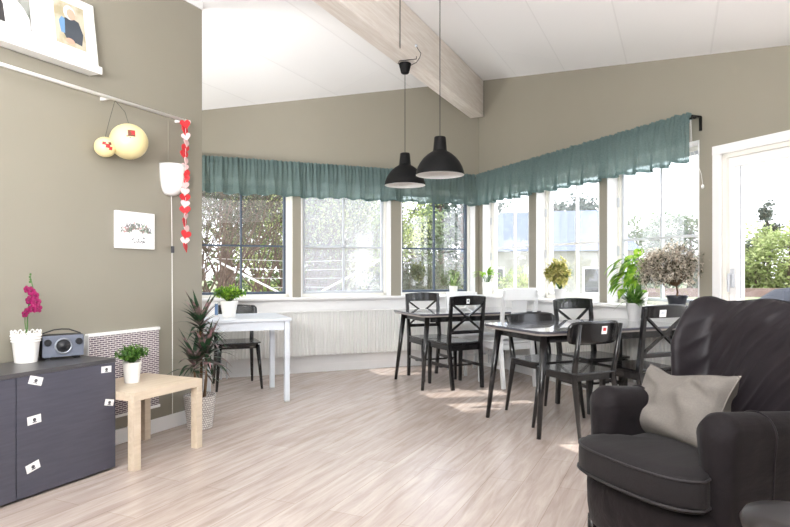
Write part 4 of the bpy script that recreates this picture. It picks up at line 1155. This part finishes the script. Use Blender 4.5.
def crown_tree(x, y, h, rx, leafm, n, lsz, label, seed, name='garden_tree', conifer=False, group='trees beyond the garden', low=.15):
    rr = random.Random(seed); o = thing(name, label, 'tree', (x, y, GZ), 0, group)
    g = MB(); g.tube([(0, 0, 0), (.1, 0, h*.5), (0, 0, h*.85)], [rx*.08+.05, rx*.05+.03, .02], 6)
    f = MB(); cl = []
    for i in range(34):
        a = rr.uniform(0, 2*PI); t = rr.uniform(low, 1)
        rad = rx*((1-t)*.95+.06 if conifer else math.sqrt(max(0.02, 1-((t-.55)/.5)**2)))*rr.uniform(.25, .9)
        cl.append(Vector((math.cos(a)*rad, math.sin(a)*rad, h*t))); g.tube([(0, 0, h*t*.75), cl[-1]], [.04, .012], 4, cap=False)
    g.build('trunk', LV['bark'], o, recalc=False)
    sg = rx*(.16 if not conifer else .1)
    for i in range(n):
        c = rr.choice(cl); q = c + Vector((rr.gauss(0, sg), rr.gauss(0, sg), rr.gauss(0, sg*.7)))
        a = Vector((rr.gauss(0, 1), rr.gauss(0, 1), rr.gauss(0, .8))).normalized(); b = a.orthogonal().normalized(); s = lsz*rr.uniform(.6, 1.3)
        f.add([q-a*s, q+b*s*.6, q+a*s, q-b*s*.6], [(0, 1, 2, 3)])
    f.build('crown', LV[leafm], o, recalc=False)
    return o
def gx(px_, D): return (px_-395)/F*D
# shrubs behind the left and middle back windows
shrub(gx(212, 10.2), 10.2, 5.2, 9, 'br', 26000, .019, 'dense brown stemmed shrub close behind the leftmost back window', 101)
shrub(gx(262, 10.9), 10.9, 5.4, 9, 'sp', 26000, .020, 'green leafed shrub with many stems outside right half of leftmost back window', 102)
shrub(gx(318, 11.8), 11.8, 5.4, 8, 'bright', 16000, .030, 'light green shrub outside left half of the hazy window', 103, lean=.16, spread=.32)
shrub(gx(328, 13.0), 13.0, 3.9, 7, 'bright', 16000, .030, 'light green shrub outside right half of the hazy window', 104, lean=.06, spread=.26)
shrub(gx(165, 11.5), 11.5, 5.5, 8, 'sp', 12000, .022, 'green shrub at the far left, mostly behind the left wall edge', 105)
shrub(gx(420, 12.6), 12.6, 2.7, 8, 'sp', 12000, .024, 'bushy olive shrub outside left half of the corner back window', 106)
shrub(gx(456, 12.2), 12.2, 2.4, 9, 'sp', 12000, .024, 'low green shrub outside right half of the corner back window', 107)
shrub(gx(341, 8.6), 8.6, 2.5, 3, None, 0, 0, 'small bare purple grey tree outside the hazy window', 108, name='bare_tree', depth=3, spread=.45, cat='tree', lean=.10, bark='barkp', r0=.028, group='bare tree outside')
shrub(gx(500, 13.8), 13.8, 2.3, 8, 'bright', 4500, .055, 'light green bush outside the right wall window nearest the corner', 109, group='shrubs outside the right windows')
# white drying frame in the garden
o = thing('drying_frame', 'white tubular garden drying frame among the shrubs behind the back windows', 'drying rack', (gx(300, 9.7), 9.7, GZ), R(15))
f = MB(); f.tube([(0, 0, 0), (0, 0, 2.35)], .025, 8); f.build('pole', M['plastic'], o)
for sx, zz in ((-1, 2.25), (1, 2.25)):
    f = MB(); f.tube([(0, 0, 1.55), (sx*1.35, .1, zz)], .018, 6); f.build('arm', M['plastic'], o)
    f = MB(); f.tube([(0, 0, 1.5), (sx*1.2, .2, 1.15)], .014, 6); f.build('arm', M['plastic'], o)
f = MB()
for k in range(4):
    u = .35+.22*k; f.tube([(-1.35*u, .1*u, 1.55+.7*u), (0, -.3*u, 1.6+.6*u), (1.35*u, .1*u, 1.55+.7*u)], .004, 4)
f.build('line', M['plastic'], o)
# trees further off
TR = [(285, 26, 7.0, 3.8, 'mid', 0), (225, 24, 7.5, 4.0, 'mid', 0), (328, 27, 7.2, 2.6, 'mid', 0), (412, 30, 4.8, 2.2, 'mid', 0), (440, 34, 7.4, 2.4, 'dark', 1), (462, 38, 7.8, 3.2, 'dark', 0), (478, 46, 7.5, 3.0, 'dark', 0),
      (562, 40, 6.6, 2.6, 'dark', 0), (583, 46, 7.2, 3.0, 'dark', 0), (612, 62, 7.9, 3.4, 'mid', 0), (636, 64, 7.4, 4.0, 'mid', 0), (664, 66, 8.0, 4.0, 'mid', 0), (690, 64, 7.8, 3.6, 'mid', 0),
      (757, 60, 6.6, 3.4, 'bright', 0), (768, 66, 9.6, 3.4, 'dark', 1), (790, 58, 6.4, 3.8, 'bright', 0), (815, 60, 6.0, 3.6, 'mid', 0), (734, 62, 5.4, 3.2, 'mid', 0), (797, 72, 8.8, 2.6, 'dark', 1)]
TLAB = ['bushy green tree beyond the shrubs of the hazy window', 'bushy green tree beyond the leftmost back window', 'bushy green tree beyond the right edge of hazy window', 'green tree behind the left pane of corner back window',
        'tall dark conifer seen through the corner back window', 'dark spreading tree right of the conifer in corner back window', 'dark tree at the window corner between both walls',
        'dark tree left of the centre bar in the middle right window', 'dark tree right of the centre bar in the middle right window', 'distant round tree at left edge of the third right window', 'distant green tree above the broad leaved sill plant',
        'distant green tree above the variegated sill plant', 'distant tree at right edge of the third right window', 'pale green bushy tree seen through the left of the glazed door', 'blue green conifer rising above bushes in glazed door',
        'pale green bushy tree seen behind the parked car', 'green tree at the far right of the glazed door', 'green tree hidden partly by the glazed door frame', 'slim dark conifer right of the taller conifer in glazed door']
for i, (t_, lb) in enumerate(zip(TR, TLAB)):
    px_, D, h_, rx, lm, con = t_; crown_tree(gx(px_, D), D, h_, rx, lm, 3200, .13 if D < 40 else .2, lb, 200+i, 'conifer' if con else 'garden_tree', bool(con), low=.05 if not con else .1)
# neighbour's house
o = thing('house', 'pale neighbouring house with blue grey roof seen through the right windows', 'house', (gx(548, 27), 27, GZ), R(-14))
hx, hy_, wz, rzz = 3.3, 2.2, 3.0, 4.75
f = MB(); f.box((0, 0, wz/2), (2*hx, 2*hy_, wz)); f.prism([(-hx, wz), (hx, wz), (hx-.01, wz+.01), (-hx+.01, wz+.01)], -hy_, hy_); f.build('wall', mat('pale_render', rgb(150, 148, 138), .8), o)
f = MB(); vs = [(-hx-.3, -hy_-.4, wz-.1), (hx+.3, -hy_-.4, wz-.1), (hx+.3, hy_+.4, wz-.1), (-hx-.3, hy_+.4, wz-.1), (-hx+1.2, 0, rzz), (hx-1.2, 0, rzz)]
f.add(vs, [(0, 1, 5, 4), (2, 3, 4, 5), (1, 2, 5), (3, 0, 4), (3, 2, 1, 0)]); f.build('roof', mat('slate_roof', rgb(78, 88, 106), .6, noise_amt=.12, nscale=3), o)
for x in (-2.2, -.4, 1.8):
    f = MB(); f.box((x, -hy_-.02, 1.7), (.9, .06, 1.1)); wf = f.build('window', M['plastic'], o); f = MB(); f.box((x, -hy_-.06, 1.7), (.74, .02, .94)); f.build('pane', M['radiodark'], wf)
# terrace railing
def railing(p0, p1, n, label):
    p0 = Vector(p0); p1 = Vector(p1); o = thing('fence', label, 'fence', (p0.x, p0.y, GZ), math.atan2((p1-p0).y, (p1-p0).x)); L_ = (p1-p0).length
    for z in (.95, .3):
        f = MB(); f.box((L_/2, 0, z), (L_, .04, .09)); f.build('rail', M['plastic'], o)
    for i in range(5): f = MB(); f.box((L_*i/4, 0, .55), (.09, .09, 1.1)); f.build('post', M['plastic'], o)
    f = MB()
    for i in range(n): f.box((L_*(i+.5)/n, -.03, .6), (.07, .02, .85))
    f.build('picket', M['plastic'], o)['kind'] = 'stuff'
railing((gx(500, 15), 15, 0), (gx(705, 13), 13, 0), 44, 'white picket fence in the garden beyond the right windows')
# garden wall and hedge beyond the glazed door
f = MB(); f.box((0, 0, .35), (22, .4, .7)); tag(f.build('garden_wall', mat('brown_garden_wall', rgb(128, 104, 96), .9, noise_amt=.2)), 'low brown garden wall behind the parked car', 'wall').location = (gx(770, 50), 50, GZ)
# parked car
o = thing('car', 'dark grey parked car on the grass outside the glazed door', 'car', (gx(800, 23), 23, GZ), R(5))
cm = mat('dark_car_paint', rgb(30, 33, 42), .6, metal=.0, spec=.1)
f = MB(); prof = [(-2.1, .35), (-2.12, .75), (-1.95, .92), (-1.1, 1.02), (-.45, 1.40), (.2, 1.46), (1.0, 1.40), (1.7, 1.02), (2.05, .95), (2.12, .6), (2.08, .35)]
rings = [[(x*k_, y, .35+(z-.35)*zk) for x, z in prof] for y, k_, zk in ((-.86, .94, .86), (-.80, .985, .97), (-.5, 1, 1), (.5, 1, 1), (.80, .985, .97), (.86, .94, .86))]
loft(f, rings); f.build('body', cm, o, smooth=True, bevel=.03)
f = MB(); wp_ = [(-.95, 1.05), (-.43, 1.34), (.2, 1.40), (.95, 1.34), (1.45, 1.05)]
f.prism(wp_, -.87, .87); f.build('window', M['radiodark'], o)
for x in (-1.3, 1.3):
    for y in (-.8, .8):
        f = MB(); f.lathe([(.001, -.1), (.32, -.1), (.33, 0), (.32, .1), (.001, .1)], seg=28, mtx=Matrix.Translation((x, y, .33)) @ Matrix.Rotation(PI/2, 4, 'X')); f.build('wheel', M['radiodark'], o, smooth=True)

# ------------------------------------------------------------------ light
w = bpy.data.worlds.new('World'); scene.world = w; w.use_nodes = True; nt = w.node_tree; bg = nt.nodes['Background']
tc = nt.nodes.new('ShaderNodeTexCoord'); sp = nt.nodes.new('ShaderNodeSeparateXYZ'); nt.links.new(tc.outputs['Generated'], sp.inputs[0])
rp = nt.nodes.new('ShaderNodeValToRGB'); nt.links.new(sp.outputs['Z'], rp.inputs['Fac'])
rp.color_ramp.elements[0].position = 0.0; rp.color_ramp.elements[0].color = (.93, .95, 1, 1)
rp.color_ramp.elements[1].position = .6; rp.color_ramp.elements[1].color = (.80, .88, 1, 1)
nt.links.new(rp.outputs['Color'], bg.inputs['Color']); bg.inputs['Strength'].default_value = 1.0
sd = bpy.data.lights.new('sun', 'SUN'); sd.energy = 1.3; sd.angle = R(.6); sd.color = (1, .95, .87)
so = bpy.data.objects.new('sun', sd); COL.objects.link(so)
az = Vector((.93, .20)).normalized(); el = R(50)
dirv = Vector((-az.x*math.cos(el), -az.y*math.cos(el), -math.sin(el))); so.rotation_euler = dirv.to_track_quat('-Z', 'Y').to_euler()

# added unseen fill light behind the camera, aimed up at the ceiling
ul = bpy.data.lights.new('ceiling_fill', 'AREA'); ul.shape = 'RECTANGLE'; ul.size = 2.4; ul.size_y = 1.2; ul.energy = 105; ul.color = (.97, .98, 1)
uo = bpy.data.objects.new('ceiling_fill', ul); COL.objects.link(uo)
uo.location = EN*-.9 + EE*-.9 + Vector((0, 0, 1.75)); uo.rotation_euler = (EE*.5 - EN*.15 + Vector((0, 0, 1))).to_track_quat('-Z', 'Y').to_euler()

# added fill light hidden past the left wall to brighten the ceiling
u2 = bpy.data.lights.new('alcove_fill', 'AREA'); u2.shape = 'DISK'; u2.size = .6; u2.energy = 24; u2.color = (1, .98, .95)
v2 = bpy.data.objects.new('alcove_fill', u2); COL.objects.link(v2)
v2.location = EN*-4.5 + EE*2.3 + Vector((0, 0, 1.5)); v2.rotation_euler = (EE*.5 + Vector((0, 0, 1))).to_track_quat('-Z', 'Y').to_euler()

# ------------------------------------------------------------------ camera
cd = bpy.data.cameras.new('camera'); co = bpy.data.objects.new('camera', cd); COL.objects.link(co)
co.location = (0, 0, H); co.rotation_euler = (R(90), 0, 0); cd.sensor_fit = 'HORIZONTAL'; cd.sensor_width = 36; cd.lens = F/790*36
cd.shift_y = (HOR-263.5)/790; cd.clip_start = .05; cd.clip_end = 500
scene.camera = co
scene.view_settings.view_transform = 'Standard'; scene.view_settings.look = 'None'; scene.view_settings.gamma = 1; scene.view_settings.use_curve_mapping = False
scene.view_settings.exposure = 2.27
scene.cycles.max_bounces = 10; scene.cycles.diffuse_bounces = 6; scene.cycles.transparent_max_bounces = 24
try: scene.cycles.use_denoising = True; scene.cycles.sample_clamp_indirect = 6
except Exception: pass
